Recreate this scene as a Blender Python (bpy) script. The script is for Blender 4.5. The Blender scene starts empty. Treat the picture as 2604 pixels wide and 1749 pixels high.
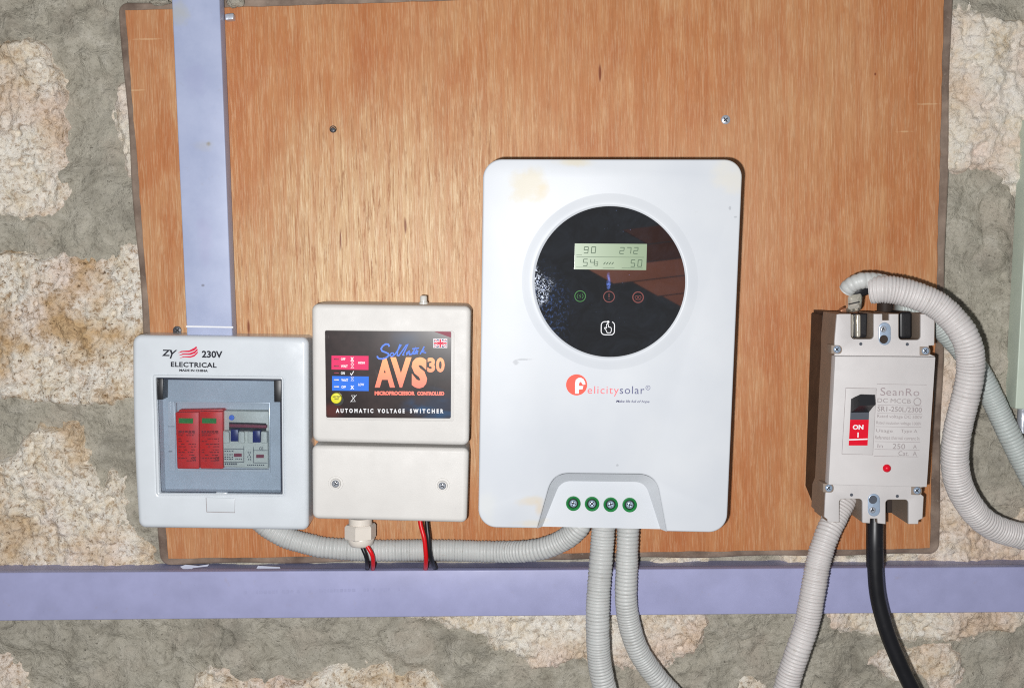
import bpy, bmesh, math, random
import numpy as np
from mathutils import Matrix, Vector

random.seed(7)
SC = bpy.context.scene
COL = SC.collection

# ------------------------------------------------------------------ camera
FPX, CX, CY, D = 3237.0, 1302.0, 874.5, 1.05          # focal length and centre in photo pixels, metres to the wall
PITCH, YAW, ROLL = math.radians(4.2), math.radians(0.9), math.radians(-1.1)
RM = Matrix.Rotation(-YAW, 3, 'Z') @ Matrix.Rotation(math.pi / 2 - PITCH, 3, 'X') @ Matrix.Rotation(ROLL, 3, 'Z')
cam_data = bpy.data.cameras.new('camera')
cam = bpy.data.objects.new('camera', cam_data)
COL.objects.link(cam)
cam.matrix_world = Matrix.Translation((0, -D, 0)) @ RM.to_4x4()
cam_data.sensor_width = 36.0
cam_data.lens = 36.0 * FPX / 2604.0
cam_data.clip_start = 0.02
cam_data.clip_end = 50
SC.camera = cam

# ------------------------------------------------------------------ light: a dim room and the phone's flash
world = bpy.data.worlds.new('World')
SC.world = world
world.use_nodes = True
bg = world.node_tree.nodes['Background']
bg.inputs[0].default_value = (0.92, 0.96, 1.0, 1)
bg.inputs[1].default_value = 0.14
fl = bpy.data.lights.new('flash', 'POINT')
fl.energy = 43.0
fl.shadow_soft_size = 0.007
fl.color = (1.0, 0.998, 0.995)
flash = bpy.data.objects.new('flash', fl)
COL.objects.link(flash)
flash.location = (-0.032, -D - 0.004, -0.022)
SC.view_settings.view_transform = 'Standard'
SC.view_settings.look = 'None'
SC.view_settings.exposure = 0.10
SC.view_settings.gamma = 1.0
SC.cycles.filter_width = 1.1
SC.cycles.use_denoising = False

# ------------------------------------------------------------------ helpers
def P(px, py, d):
    """photo pixel -> point at height d (metres) off the wall plane"""
    v = RM @ Vector(((px - CX) / FPX, -(py - CY) / FPX, -1.0))
    t = (D - d) / v.y
    return Vector((v.x * t, -d, v.z * t))

def SCL(d):
    return (D - d) / FPX                                # metres per photo pixel at height d

def Z(x0, y0, s):
    return lambda x, y: (x0 + x / s, y0 + y / s)

def lin(r, g, b):
    f = lambda c: (c / 255 / 12.92) if c / 255 <= 0.04045 else ((c / 255 + 0.055) / 1.055) ** 2.4
    return (f(r), f(g), f(b), 1.0)

def empty(name, loc, label=None, cat=None, group=None):
    o = bpy.data.objects.new(name, None)
    o.empty_display_size = 0.02
    COL.objects.link(o)
    o.location = loc
    tag(o, label, cat, group)
    return o

def tag(o, label=None, cat=None, group=None, kind=None):
    if label: o['label'] = label
    if cat: o['category'] = cat
    if group: o['group'] = group
    if kind: o['kind'] = kind
    return o

def link(o, parent):
    COL.objects.link(o)
    if parent is not None:
        o.parent = parent
        if parent.type == 'EMPTY':
            o.matrix_parent_inverse = Matrix.Translation(parent.location).inverted()   # vertices stay in world coordinates
    return o

def build(name, bm, mat, parent=None, smooth=None):
    me = bpy.data.meshes.new(name)
    bmesh.ops.recalc_face_normals(bm, faces=bm.faces)
    bm.to_mesh(me)
    bm.free()
    if smooth is not None:
        for p in me.polygons: p.use_smooth = True
        me.set_sharp_from_angle(angle=math.radians(smooth))
    me.materials.append(mat)
    return link(bpy.data.objects.new(name, me), parent)

def area2(p):
    return sum(p[i][0] * p[(i + 1) % len(p)][1] - p[(i + 1) % len(p)][0] * p[i][1] for i in range(len(p)))

def inset(poly, b):
    """offset a closed pixel outline inwards by b (outwards when negative)"""
    n = len(poly); s = 1 if area2(poly) > 0 else -1
    out = []
    for i in range(n):
        a, p, c = poly[i - 1], poly[i], poly[(i + 1) % n]
        e1 = Vector((p[0] - a[0], p[1] - a[1])); e2 = Vector((c[0] - p[0], c[1] - p[1]))
        if e1.length < 1e-6: e1 = e2
        if e2.length < 1e-6: e2 = e1
        n1 = Vector((-e1.y, e1.x)).normalized() * s; n2 = Vector((-e2.y, e2.x)).normalized() * s
        m = n1 + n2
        if m.length < 1e-4: m = n1
        m.normalize()
        k = b / max(0.45, m.dot(n1))
        out.append((p[0] + m.x * k, p[1] + m.y * k))
    return out

def rrect(q, r, n=6):
    """rounded quad TL,TR,BR,BL in pixels"""
    rs = r if isinstance(r, (list, tuple)) else [r] * 4
    out = []
    for i in range(4):
        c = Vector(q[i]); u = (Vector(q[i - 1]) - c).normalized(); v = (Vector(q[(i + 1) % 4]) - c).normalized()
        if rs[i] <= 0:
            out.append(tuple(c)); continue
        for k in range(n + 1):
            a = k / n * math.pi / 2
            out.append(tuple(c + u * rs[i] * (1 - math.sin(a)) + v * rs[i] * (1 - math.cos(a))))
    return out

def box4(x0, y0, x1, y1, slope=0.0, lean=0.0):
    w, h = x1 - x0, y1 - y0
    f = lambda u, v: (x0 + u * w + lean * (v - .5) * h, y0 + v * h + slope * (u - .5) * w)
    return [f(0, 0), f(1, 0), f(1, 1), f(0, 1)]

def circle(c, r, n=32, ry=None):
    ry = ry or r
    return [(c[0] + r * math.cos(2 * math.pi * i / n), c[1] + ry * math.sin(2 * math.pi * i / n)) for i in range(n)]

def qbez(a, c, b, n=7):
    return [((1 - t) ** 2 * a[0] + 2 * t * (1 - t) * c[0] + t * t * b[0], (1 - t) ** 2 * a[1] + 2 * t * (1 - t) * c[1] + t * t * b[1])
            for t in [i / n for i in range(n + 1)]]

def tri_fill(bm, loops):
    es = []
    for lp in loops:
        for i in range(len(lp)):
            a, b = lp[i], lp[(i + 1) % len(lp)]
            es.append(bm.edges.get((a, b)) or bm.edges.new((a, b)))
    return bmesh.ops.triangle_fill(bm, edges=es, use_beauty=True, use_dissolve=False, normal=(0, -1, 0))

def solid(name, outer, df, db, mat, parent=None, b=0.0, n=4, holes=(), back=True, smooth=35):
    """plate standing off the wall: outline in photo pixels on its front plane df, extruded straight back to db,
    front rim rounded by b pixels, with holes through it"""
    bm = bmesh.new()
    bmm = b * SCL(df)
    fronts, backs = [], []
    for k, lp in enumerate([outer] + list(holes)):
        sg = 1 if k == 0 else -1
        rings = []
        steps = n if b > 0 else 0
        for j in range(steps + 1):
            a = (j / steps if steps else 1) * math.pi / 2
            # j=0 is the front flat loop, last is full outline
            ins = b * (1 - math.sin(a)) * sg
            dep = df - bmm * (1 - math.cos(a)) if steps else df
            pts = inset(lp, ins) if ins else lp
            rings.append([bm.verts.new((P(x, y, df).x, -dep, P(x, y, df).z)) for x, y in pts])
        last = rings[-1]
        rings.append([bm.verts.new((v.co.x, -db, v.co.z)) for v in last])
        for r0, r1 in zip(rings, rings[1:]):
            m = len(r0)
            for i in range(m):
                try: bm.faces.new((r0[i], r0[(i + 1) % m], r1[(i + 1) % m], r1[i]))
                except ValueError: pass
        fronts.append(rings[0]); backs.append(rings[-1])
    tri_fill(bm, fronts)
    if back: tri_fill(bm, backs)
    return build(name, bm, mat, parent, smooth)

def ring_loft(name, loops, mat, parent=None, smooth=40, close_first=False, close_last=False):
    """loops: list of (pixel outline, d), same point count"""
    bm = bmesh.new()
    rs = [[bm.verts.new(P(x, y, d)) for x, y in lp] for lp, d in loops]
    for r0, r1 in zip(rs, rs[1:]):
        m = len(r0)
        for i in range(m):
            bm.faces.new((r0[i], r0[(i + 1) % m], r1[(i + 1) % m], r1[i]))
    if close_first: bm.faces.new(rs[0])
    if close_last: bm.faces.new(rs[-1])
    return build(name, bm, mat, parent, smooth)

def flat(name, polys, d, mat, parent=None):
    """flat print: sheet of pixel polygons at height d"""
    bm = bmesh.new()
    for i, p in enumerate(polys):
        e = d + (i % 25) * 4e-6                         # crossing strokes never share a plane
        f = bm.faces.new([bm.verts.new(P(x, y, e)) for x, y in p])
    o = build(name, bm, mat, parent)
    return o

def ribbon(pts, w):
    """polyline in pixels -> list of quads of width w"""
    p = [Vector(q) for q in pts]
    p = [q for i, q in enumerate(p) if i == 0 or (q - p[i - 1]).length > 1e-6]
    closed = len(p) > 3 and (p[0] - p[-1]).length < 1e-6
    L, Rr = [], []
    for i in range(len(p)):
        a = p[i - 1] if i > 0 else (p[-2] if closed else p[i] * 2 - p[i + 1])
        b = p[i + 1] if i < len(p) - 1 else (p[1] if closed else p[i] * 2 - p[i - 1])
        t1, t2 = (p[i] - a).normalized(), (b - p[i]).normalized()
        n1 = Vector((-t1.y, t1.x)); m = n1 + Vector((-t2.y, t2.x))
        m = m.normalized() if m.length > 1e-3 else n1
        k = w / 2 / max(.6, m.dot(n1))
        L.append(tuple(p[i] + m * k)); Rr.append(tuple(p[i] - m * k))
    return [[L[i], L[i + 1], Rr[i + 1], Rr[i]] for i in range(len(p) - 1)]

def lathe(name, c, d, prof, mat, parent=None, n=24, smooth=50):
    """turned about the axis off the wall: prof = [(radius px, dd metres)...] from rim to centre"""
    bm = bmesh.new()
    o = P(c[0], c[1], d); s = SCL(d)
    rings = []
    for r, dd in prof:
        if r <= 0: rings.append([bm.verts.new((o.x, -(d + dd), o.z))])
        else: rings.append([bm.verts.new((o.x + r * s * math.cos(2 * math.pi * i / n), -(d + dd), o.z + r * s * math.sin(2 * math.pi * i / n))) for i in range(n)])
    for r0, r1 in zip(rings, rings[1:]):
        for i in range(n):
            j = (i + 1) % n
            if len(r1) == 1: bm.faces.new((r0[i], r0[j], r1[0]))
            else: bm.faces.new((r0[i], r0[j], r1[j], r1[i]))
    return build(name, bm, mat, parent, smooth)

def catmull(pts, step):
    pts = [Vector(p) for p in pts]
    pts = [pts[0] * 2 - pts[1]] + pts + [pts[-1] * 2 - pts[-2]]
    out = []
    for i in range(1, len(pts) - 2):
        p0, p1, p2, p3 = pts[i - 1:i + 3]
        for k in range(24):
            t = k / 24
            out.append(0.5 * ((2 * p1) + (p2 - p0) * t + (2 * p0 - 5 * p1 + 4 * p2 - p3) * t * t + (3 * p1 - p0 - 3 * p2 + p3) * t ** 3))
    out.append(pts[-2])
    L = [0]
    for a, b in zip(out, out[1:]): L.append(L[-1] + (b - a).length)
    res = []; j = 0
    m = max(2, int(L[-1] / step))
    for k in range(m + 1):
        s = L[-1] * k / m
        while j < len(L) - 2 and L[j + 1] < s: j += 1
        t = (s - L[j]) / max(1e-9, L[j + 1] - L[j])
        res.append(out[j].lerp(out[j + 1], min(1, max(0, t))))
    return res, L[-1] / m

def tube_bm(pts, radii, n=16, cap=True):
    bm = bmesh.new(); prev = None; up = Vector((0.1, -1, 0.05)).normalized(); rings = []
    for i, p in enumerate(pts):
        t = (pts[min(i + 1, len(pts) - 1)] - pts[max(i - 1, 0)]).normalized()
        u = (up - t * up.dot(t)).normalized(); up = u
        w = t.cross(u)
        r = radii[i] if isinstance(radii, list) else radii
        rings.append([bm.verts.new(p + (u * math.cos(2 * math.pi * k / n) + w * math.sin(2 * math.pi * k / n)) * r) for k in range(n)])
    for r0, r1 in zip(rings, rings[1:]):
        for k in range(n):
            bm.faces.new((r0[k], r0[(k + 1) % n], r1[(k + 1) % n], r1[k]))
    if cap:
        bm.faces.new(rings[0]); bm.faces.new(rings[-1])
    return bm

def tube(name, path, rpx, mat, parent=None, n=16, step=0.003, wob=0.0):
    pts, _ = catmull([P(*p) for p in path], step)
    r = rpx * SCL(sum(p[2] for p in path) / len(path))
    rad = [r * (1 + wob * math.sin(i * .37) * math.sin(i * .11 + 1)) for i in range(len(pts))]
    return build(name, tube_bm(pts, rad, n), mat, parent, 60)

def conduit(name, path, rpx, mat, pitch=0.0026, parent=None, depth=0.085, n=28, dref=None, seed=1, flats=()):
    rnd = random.Random(seed)
    sub = 8
    pts, st = catmull([P(*p) for p in path], pitch / sub)
    dref = dref if dref is not None else sum(p[2] for p in path) / len(path)
    R = rpx * SCL(dref)
    rad = []; j = 1.0; o1, o2 = rnd.uniform(0, 6), rnd.uniform(0, 6); last = -1
    for i in range(len(pts)):
        u = i / sub; ph = u + .9 * math.sin(u * .11 + o1) + .35 * math.sin(u * .37 + o2)
        if int(ph) != last: last = int(ph); j = 1 + rnd.uniform(-.022, .018)
        ph %= 1.0
        prof = abs(math.sin(math.pi * ph)) ** 0.75
        rad.append(R * j * (1 - depth + depth * prof))
    return build(name, tube_bm(pts, rad, n), mat, parent, 80)

TEXT_CACHE = {}
def text_polys(body, bold=0.0, space=1.0):
    key = (body, bold, space)
    if key in TEXT_CACHE: return TEXT_CACHE[key]
    cu = bpy.data.curves.new('t', 'FONT'); cu.body = body; cu.offset = bold; cu.space_character = space
    cu.resolution_u = 3; cu.fill_mode = 'FRONT'
    o = bpy.data.objects.new('t', cu); COL.objects.link(o)
    dg = bpy.context.evaluated_depsgraph_get()
    me = bpy.data.meshes.new_from_object(o.evaluated_get(dg))
    v = [(p.co.x, p.co.y) for p in me.vertices]; f = [tuple(p.vertices) for p in me.polygons]
    bpy.data.objects.remove(o); bpy.data.curves.remove(cu); bpy.data.meshes.remove(me)
    xs = [a[0] for a in v]; ys = [a[1] for a in v]
    x0, x1, y0, y1 = min(xs), max(xs), min(ys), max(ys)
    v = [((a - x0) / (x1 - x0), (y1 - b) / (y1 - y0)) for a, b in v]
    TEXT_CACHE[key] = (v, f)
    return v, f

def lettering(name, items, d, mat, parent, slope=0.0, lean=0.0):
    """items: (string, x0, y0, x1, y1[, bold, italic]) boxes in photo pixels"""
    bm = bmesh.new()
    for it in items:
        s, x0, y0, x1, y1 = it[:5]
        bold = it[5] if len(it) > 5 else 0.0
        ital = it[6] if len(it) > 6 else 0.0
        sp = it[7] if len(it) > 7 else 1.0
        v, f = text_polys(s, bold, sp)
        w, h = x1 - x0, y1 - y0
        vs = []
        for a, c in v:
            x = x0 + a * w + (lean - ital) * (c - .5) * h
            y = y0 + c * h + slope * (a - .5) * w
            vs.append(bm.verts.new(P(x, y, d)))
        for q in f:
            try: bm.faces.new([vs[i] for i in q])
            except ValueError: pass
    return build(name, bm, mat, parent)

# ------------------------------------------------------------------ materials
class NT:
    def __init__(s, name):
        s.m = bpy.data.materials.new(name); s.m.use_nodes = True
        s.t = s.m.node_tree; s.b = s.t.nodes['Principled BSDF']; s.out = s.t.nodes['Material Output']
        s.tc = s.t.nodes.new('ShaderNodeTexCoord')
    def n(s, typ, **kw):
        x = s.t.nodes.new(typ)
        for k, v in kw.items(): setattr(x, k, v)
        return x
    def l(s, a, b): s.t.links.new(a, b)
    def mapped(s, scale=(1, 1, 1), loc=(0, 0, 0), rot=(0, 0, 0)):
        mp = s.n('ShaderNodeMapping'); s.l(s.tc.outputs['Object'], mp.inputs['Vector'])
        mp.inputs['Scale'].default_value = scale; mp.inputs['Location'].default_value = loc; mp.inputs['Rotation'].default_value = rot
        return mp.outputs[0]
    def noise(s, scale, detail=4, rough=.55, vec=None, dist=0.0):
        x = s.n('ShaderNodeTexNoise'); s.l(vec if vec is not None else s.tc.outputs['Object'], x.inputs['Vector'])
        x.inputs['Scale'].default_value = scale; x.inputs['Detail'].default_value = detail
        x.inputs['Roughness'].default_value = rough; x.inputs['Distortion'].default_value = dist
        return x.outputs['Fac']
    def voro(s, scale, vec=None, feature='F1', rnd=1.0):
        x = s.n('ShaderNodeTexVoronoi', feature=feature); s.l(vec if vec is not None else s.tc.outputs['Object'], x.inputs['Vector'])
        x.inputs['Scale'].default_value = scale; x.inputs['Randomness'].default_value = rnd
        return x.outputs['Distance']
    def ramp(s, fac, stops, interp='LINEAR'):
        r = s.n('ShaderNodeValToRGB'); s.l(fac, r.inputs[0]); r.color_ramp.interpolation = interp
        el = r.color_ramp.elements
        while len(el) > 1: el.remove(el[-1])
        el[0].position = stops[0][0]; c = stops[0][1]; el[0].color = c if isinstance(c, tuple) else (c, c, c, 1)
        for p, c in stops[1:]:
            e = el.new(p); e.color = c if isinstance(c, tuple) else (c, c, c, 1)
        return r.outputs[0]
    def mix(s, fac, a, b, mode='MIX'):
        x = s.n('ShaderNodeMix', data_type='RGBA', blend_type=mode)
        for sock, v in ((x.inputs[0], fac), (x.inputs[6], a), (x.inputs[7], b)):
            if isinstance(v, (int, float)): sock.default_value = v
            elif isinstance(v, tuple): sock.default_value = v
            else: s.l(v, sock)
        return x.outputs[2]
    def math(s, op, a, b=0.0, c=None, clamp=False):
        x = s.n('ShaderNodeMath', operation=op); x.use_clamp = clamp
        for i, v in enumerate((a, b) if c is None else (a, b, c)):
            if isinstance(v, (int, float)): x.inputs[i].default_value = v
            else: s.l(v, x.inputs[i])
        return x.outputs[0]
    def sep(s):
        x = s.n('ShaderNodeSeparateXYZ'); s.l(s.tc.outputs['Object'], x.inputs[0]); return x.outputs
    def blob(s, p, rx, rz, soft=0.5, warp=None):
        """1 inside an uneven ellipse round world point p, 0 outside"""
        o = s.sep()
        dx = s.math('DIVIDE', s.math('SUBTRACT', o[0], p.x), rx); dz = s.math('DIVIDE', s.math('SUBTRACT', o[2], p.z), rz)
        r = s.math('SQRT', s.math('ADD', s.math('MULTIPLY', dx, dx), s.math('MULTIPLY', dz, dz)))
        if warp is not None: r = s.math('ADD', r, s.math('MULTIPLY', s.math('SUBTRACT', warp, .5), 1.6))
        x = s.n('ShaderNodeMapRange'); x.interpolation_type = 'SMOOTHSTEP'
        s.l(r, x.inputs[0]); x.inputs[1].default_value = 1.0; x.inputs[2].default_value = 1.0 - soft
        x.inputs[3].default_value = 0; x.inputs[4].default_value = 1
        return x.outputs[0]
    def color(s, v):
        if isinstance(v, tuple): s.b.inputs['Base Color'].default_value = v
        else: s.l(v, s.b.inputs['Base Color'])
    def rough(s, v):
        if isinstance(v, (int, float)): s.b.inputs['Roughness'].default_value = v
        else: s.l(v, s.b.inputs['Roughness'])
    def bump(s, h, strength=.3, dist=.001):
        x = s.n('ShaderNodeBump'); x.inputs['Strength'].default_value = strength; x.inputs['Distance'].default_value = dist
        s.l(h, x.inputs['Height']); s.l(x.outputs[0], s.b.inputs['Normal'])

def plastic(name, col, rough=.4, var=.05, dirt=0.0, spec=.4, bump=.0, dirtcol=(150, 130, 95)):
    m = NT(name)
    a = m.noise(38, 5, .6); c = lin(*col)
    dark = tuple(v * (1 - var * 2.2) for v in c[:3]) + (1,)
    lite = tuple(min(1, v * (1 + var)) for v in c[:3]) + (1,)
    base = m.mix(m.ramp(a, [(.3, 0.0), (.7, 1.0)]), dark, lite)
    if dirt > 0:
        g = m.ramp(m.noise(95, 8, .72), [(.62, 0.0), (.74, dirt)])
        base = m.mix(g, base, lin(*dirtcol))
        sp = m.ramp(m.voro(210), [(.035, dirt), (.06, 0.0)])
        base = m.mix(sp, base, lin(90, 80, 65))
    m.color(base)
    m.rough(m.ramp(m.noise(60, 4, .6), [(.2, rough * .8), (.8, min(1, rough * 1.2))]))
    m.b.inputs['Specular IOR Level'].default_value = spec
    if bump: m.bump(m.noise(900, 3, .5), bump, .0003)
    return m.m

def ink(name, col, rough=.5):
    m = NT(name); c = lin(*col)
    m.color(m.mix(m.noise(300, 3, .6), tuple(v * .9 for v in c[:3]) + (1,), tuple(min(1, v * 1.08) for v in c[:3]) + (1,)))
    m.rough(rough); m.b.inputs['Specular IOR Level'].default_value = .25
    return m.m

def metal(name, col, rough=.25, met=.55):
    m = NT(name); c = lin(*col)
    m.color(m.mix(m.noise(260, 4, .6), tuple(v * .75 for v in c[:3]) + (1,), c))
    m.b.inputs['Metallic'].default_value = met
    m.rough(m.ramp(m.noise(400, 3, .6), [(.2, rough * .7), (.8, rough * 1.4)]))
    return m.m

M = {}
def make_stone():
    m = NT('coral_stone')
    o = m.n('ShaderNodeObjectInfo')
    add = m.n('ShaderNodeVectorMath', operation='ADD'); m.l(m.tc.outputs['Object'], add.inputs[0])
    cmb = m.n('ShaderNodeCombineXYZ'); m.l(m.math('MULTIPLY', o.outputs['Random'], 9.0), cmb.inputs[1]); m.l(cmb.outputs[0], add.inputs[1])
    v = add.outputs[0]                                   # every stone cut from another place of the rock
    big = m.noise(14, 3, .5, v); mid = m.noise(46, 9, .78, v, .25); fine = m.noise(230, 6, .72, v, .3); wide = m.noise(26, 4, .55, v)
    ch = m.n('ShaderNodeSeparateColor'); m.l(o.outputs['Color'], ch.inputs[0]); crumb, yellow = ch.outputs[0], ch.outputs[1]
    dv = m.n('ShaderNodeVectorMath', operation='MULTIPLY_ADD'); nz = m.n('ShaderNodeTexNoise'); m.l(v, nz.inputs['Vector']); nz.inputs['Scale'].default_value = 55
    m.l(nz.outputs['Color'], dv.inputs[0]); dv.inputs[1].default_value = (.035, .035, .035); m.l(v, dv.inputs[2])
    base = m.ramp(mid, [(.26, lin(204, 178, 142)), (.37, lin(232, 216, 190)), (.48, lin(244, 235, 219)), (.64, lin(250, 245, 236))])
    base = m.mix(m.ramp(big, [(.46, 0.0), (.62, .6)]), base, lin(240, 216, 202))
    base = m.mix(m.math('MULTIPLY', m.ramp(wide, [(.47, 0.0), (.64, .8)]), yellow), base, lin(204, 164, 108))
    tex = m.math('MULTIPLY', m.ramp(fine, [(.37, .85), (.48, .16), (.56, 0.0)]), m.math('MULTIPLY_ADD', crumb, .85, .15))
    base = m.mix(tex, base, lin(160, 128, 92))
    cr = m.voro(30, dv.outputs[0], 'DISTANCE_TO_EDGE')
    ck = m.math('MULTIPLY', m.ramp(cr, [(.0, .45), (.03, 0.0)]), m.ramp(m.noise(26, 3, .6, v), [(.56, 0.0), (.64, 1.0)]))
    base = m.mix(ck, base, lin(126, 98, 70))
    pit = m.math('MULTIPLY', m.ramp(m.noise(300, 3, .6, v), [(.63, 0.0), (.69, .8)]), m.math('MULTIPLY_ADD', crumb, .8, .2))
    base = m.mix(pit, base, lin(98, 74, 50))
    m.color(base); m.rough(.92); m.b.inputs['Specular IOR Level'].default_value = .15
    h = m.math('ADD', m.math('MULTIPLY', fine, 1.3), m.math('MULTIPLY', mid, 1.9))
    h = m.math('SUBTRACT', h, m.math('MULTIPLY', ck, .35))
    m.bump(h, .75, .0040)
    return m.m
def make_mortar():
    m = NT('grey_mortar')
    a = m.noise(9, 4, .6); b = m.noise(48, 9, .74, dist=.9); c = m.noise(20, 4, .6); f = m.noise(320, 5, .7)
    base = m.ramp(b, [(.28, lin(134, 127, 114)), (.42, lin(171, 165, 150)), (.55, lin(189, 183, 168)), (.7, lin(205, 199, 186))])
    base = m.mix(m.ramp(a, [(.46, 0.0), (.64, .5)]), base, lin(172, 167, 154))
    base = m.mix(m.ramp(c, [(.52, 0.0), (.68, .45)]), base, lin(184, 171, 156))
    base = m.mix(m.ramp(m.noise(15, 5, .65, m.mapped((1, 1, 1.6), (5, 3, 1))), [(.53, 0.0), (.66, .6)]), base, lin(130, 125, 114))
    base = m.mix(m.ramp(f, [(.34, .5), (.46, 0.0)]), base, lin(116, 110, 98))
    sp = m.ramp(m.noise(420, 3, .7, m.mapped((1, 1, 1), (2, 9, 3))), [(.66, 0.0), (.72, .8)])
    base = m.mix(sp, base, lin(222, 214, 198))
    sp2 = m.ramp(m.noise(280, 3, .7, m.mapped((1, 1, 1), (2, 7, 4))), [(.66, 0.0), (.72, .8)])
    base = m.mix(sp2, base, lin(78, 72, 64))
    m.color(base); m.rough(.93); m.b.inputs['Specular IOR Level'].default_value = .15
    m.bump(m.math('ADD', f, m.math('MULTIPLY', b, 2.4)), .8, .0034)
    return m.m
def make_wood():
    m = NT('plywood_veneer')
    v1 = m.mapped((1.0, 1.0, .03)); v2 = m.mapped((1.0, 1.0, .055), (3, 1, 2)); v3 = m.mapped((1, 1, .06), (1, 8, 4), (0, .02, 0))
    band = m.noise(16, 4, .6, m.mapped((1, 1, .16), (4, 4, 4), (0, .03, 0))); big = m.noise(6.5, 4, .55, m.mapped((1.2, 1, .7)))
    mid = m.noise(75, 6, .62, v1, .3); fib = m.noise(820, 5, .7, v2); fib2 = m.noise(980, 4, .7, v3); fin = m.noise(1100, 3, .6, m.mapped((1, 1, .05)))
    base = m.ramp(mid, [(.3, lin(171, 105, 62)), (.5, lin(184, 123, 78)), (.68, lin(193, 139, 96))])
    base = m.mix(m.ramp(band, [(.44, 0.0), (.62, .6)]), base, lin(173, 102, 59))
    base = m.mix(m.ramp(m.noise(21, 5, .65, m.mapped((1, 1, .55), (7, 7, 7), (0, .3, 0))), [(.5, 0.0), (.66, .6)]), base, lin(200, 152, 108))
    base = m.mix(m.ramp(m.noise(26, 5, .65, m.mapped((1, 1, .8), (2, 7, 5), (0, -.4, 0))), [(.54, 0.0), (.68, .5)]), base, lin(173, 104, 64))
    base = m.mix(m.ramp(big, [(.46, 0.0), (.64, .5)]), base, lin(196, 152, 111))
    # dry, opened veneer left of the inverter, with flash sheen painted in pale
    worn_sheen = m.blob(P(930, 740, .014), .25, .24, 1.0, m.noise(14, 4, .6, m.mapped((1, 1, .5))))
    base = m.mix(m.math('MULTIPLY', worn_sheen, .75), base, lin(208, 178, 135))
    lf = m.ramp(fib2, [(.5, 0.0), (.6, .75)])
    base = m.mix(m.math('MULTIPLY', lf, m.ramp(worn_sheen, [(0, .25), (1, .75)])), base, lin(231, 209, 173))
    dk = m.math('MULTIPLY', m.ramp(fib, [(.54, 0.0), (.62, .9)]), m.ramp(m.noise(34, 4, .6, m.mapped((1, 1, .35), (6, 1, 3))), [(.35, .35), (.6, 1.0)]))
    base = m.mix(m.math('MULTIPLY', dk, m.ramp(worn_sheen, [(0, .34), (1, .95)])), base, lin(142, 84, 45))
    base = m.mix(m.ramp(fin, [(.4, .22), (.56, 0.0)]), base, lin(146, 89, 46))
    wave = m.n('ShaderNodeTexWave', wave_type='BANDS', bands_direction='X'); m.l(m.mapped((1, 1, .12), (0, 0, .3)), wave.inputs['Vector']); wave.inputs['Scale'].default_value = 26; wave.inputs['Distortion'].default_value = 9; wave.inputs['Detail'].default_value = 3; wave.inputs['Detail Scale'].default_value = .8
    base = m.mix(m.ramp(wave.outputs['Fac'], [(.55, 0.0), (.95, .22)]), base, lin(172, 99, 55))
    # resin pockets and cross scratches in the veneer
    for x, y, rx, ry in ((1031, 575, 5, 30), (1526, 187, 5, 24), (632, 832, 5, 30), (2226, 189, 4, 5), (866, 610, 3, 40)):
        k = m.blob(P(x, y, .014), rx * SCL(.014), ry * SCL(.014), .6, m.noise(200, 3, .6, v1))
        base = m.mix(m.math('MULTIPLY', k, .85), base, lin(115, 51, 24))
    for x, y, rx in ((375, 100, 45), (345, 230, 28), (2360, 265, 40), (2300, 335, 26)):
        k = m.blob(P(x, y, .014), rx * SCL(.014), 3 * SCL(.014), .7, m.noise(420, 3, .7))
        base = m.mix(m.math('MULTIPLY', k, .3), base, lin(227, 200, 158))
    m.color(base); m.rough(m.ramp(fib, [(.3, .42), (.7, .6)])); m.b.inputs['Specular IOR Level'].default_value = .4
    m.bump(m.math('ADD', fib, m.math('MULTIPLY', mid, .8)), .4, .0006)
    return m.m
def make_inverter_white():
    m = NT('inverter_white')
    base = m.mix(m.ramp(m.noise(14, 4, .5), [(.35, 0.0), (.7, 1.0)]), lin(190, 194, 200), lin(199, 202, 206))
    w = m.noise(60, 5, .6); w2 = m.noise(120, 5, .65)
    for x, y, rx, ry, a, c in ((1342, 470, 66, 66, .6, (194, 182, 152)), (1378, 490, 26, 24, .28, (196, 172, 120)), (1462, 412, 60, 18, .5, (200, 186, 150)), (1862, 452, 64, 62, .4, (212, 204, 184)),
                               (1350, 1272, 40, 18, .35, (208, 184, 138)), (1372, 1292, 16, 30, .4, (206, 180, 134)), (1350, 1330, 60, 14, .3, (208, 190, 150)), (1240, 1290, 30, 70, .25, (205, 205, 196))):
        p = P(x, y, .104); s = SCL(.104)
        base = m.mix(m.math('MULTIPLY', m.blob(p, rx * s, ry * s, .75, w), a), base, lin(*c))
    for x, y, rx, ry in ((1312, 921, 9, 8), (1330, 914, 26, 3), (1856, 530, 4, 6), (1870, 552, 5, 3), (1570, 1182, 4, 4)):
        p = P(x, y, .104); s = SCL(.104)
        base = m.mix(m.math('MULTIPLY', m.blob(p, rx * s, ry * s, .5, m.noise(500, 4, .7)), .4), base, lin(130, 132, 138))
    g = m.ramp(m.noise(130, 8, .72), [(.64, 0.0), (.76, .16)])
    base = m.mix(g, base, lin(165, 160, 150))
    m.color(base); m.rough(.42); m.b.inputs['Specular IOR Level'].default_value = .35
    m.bump(m.noise(1200, 2, .5), .08, .0002)
    return m.m
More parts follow.
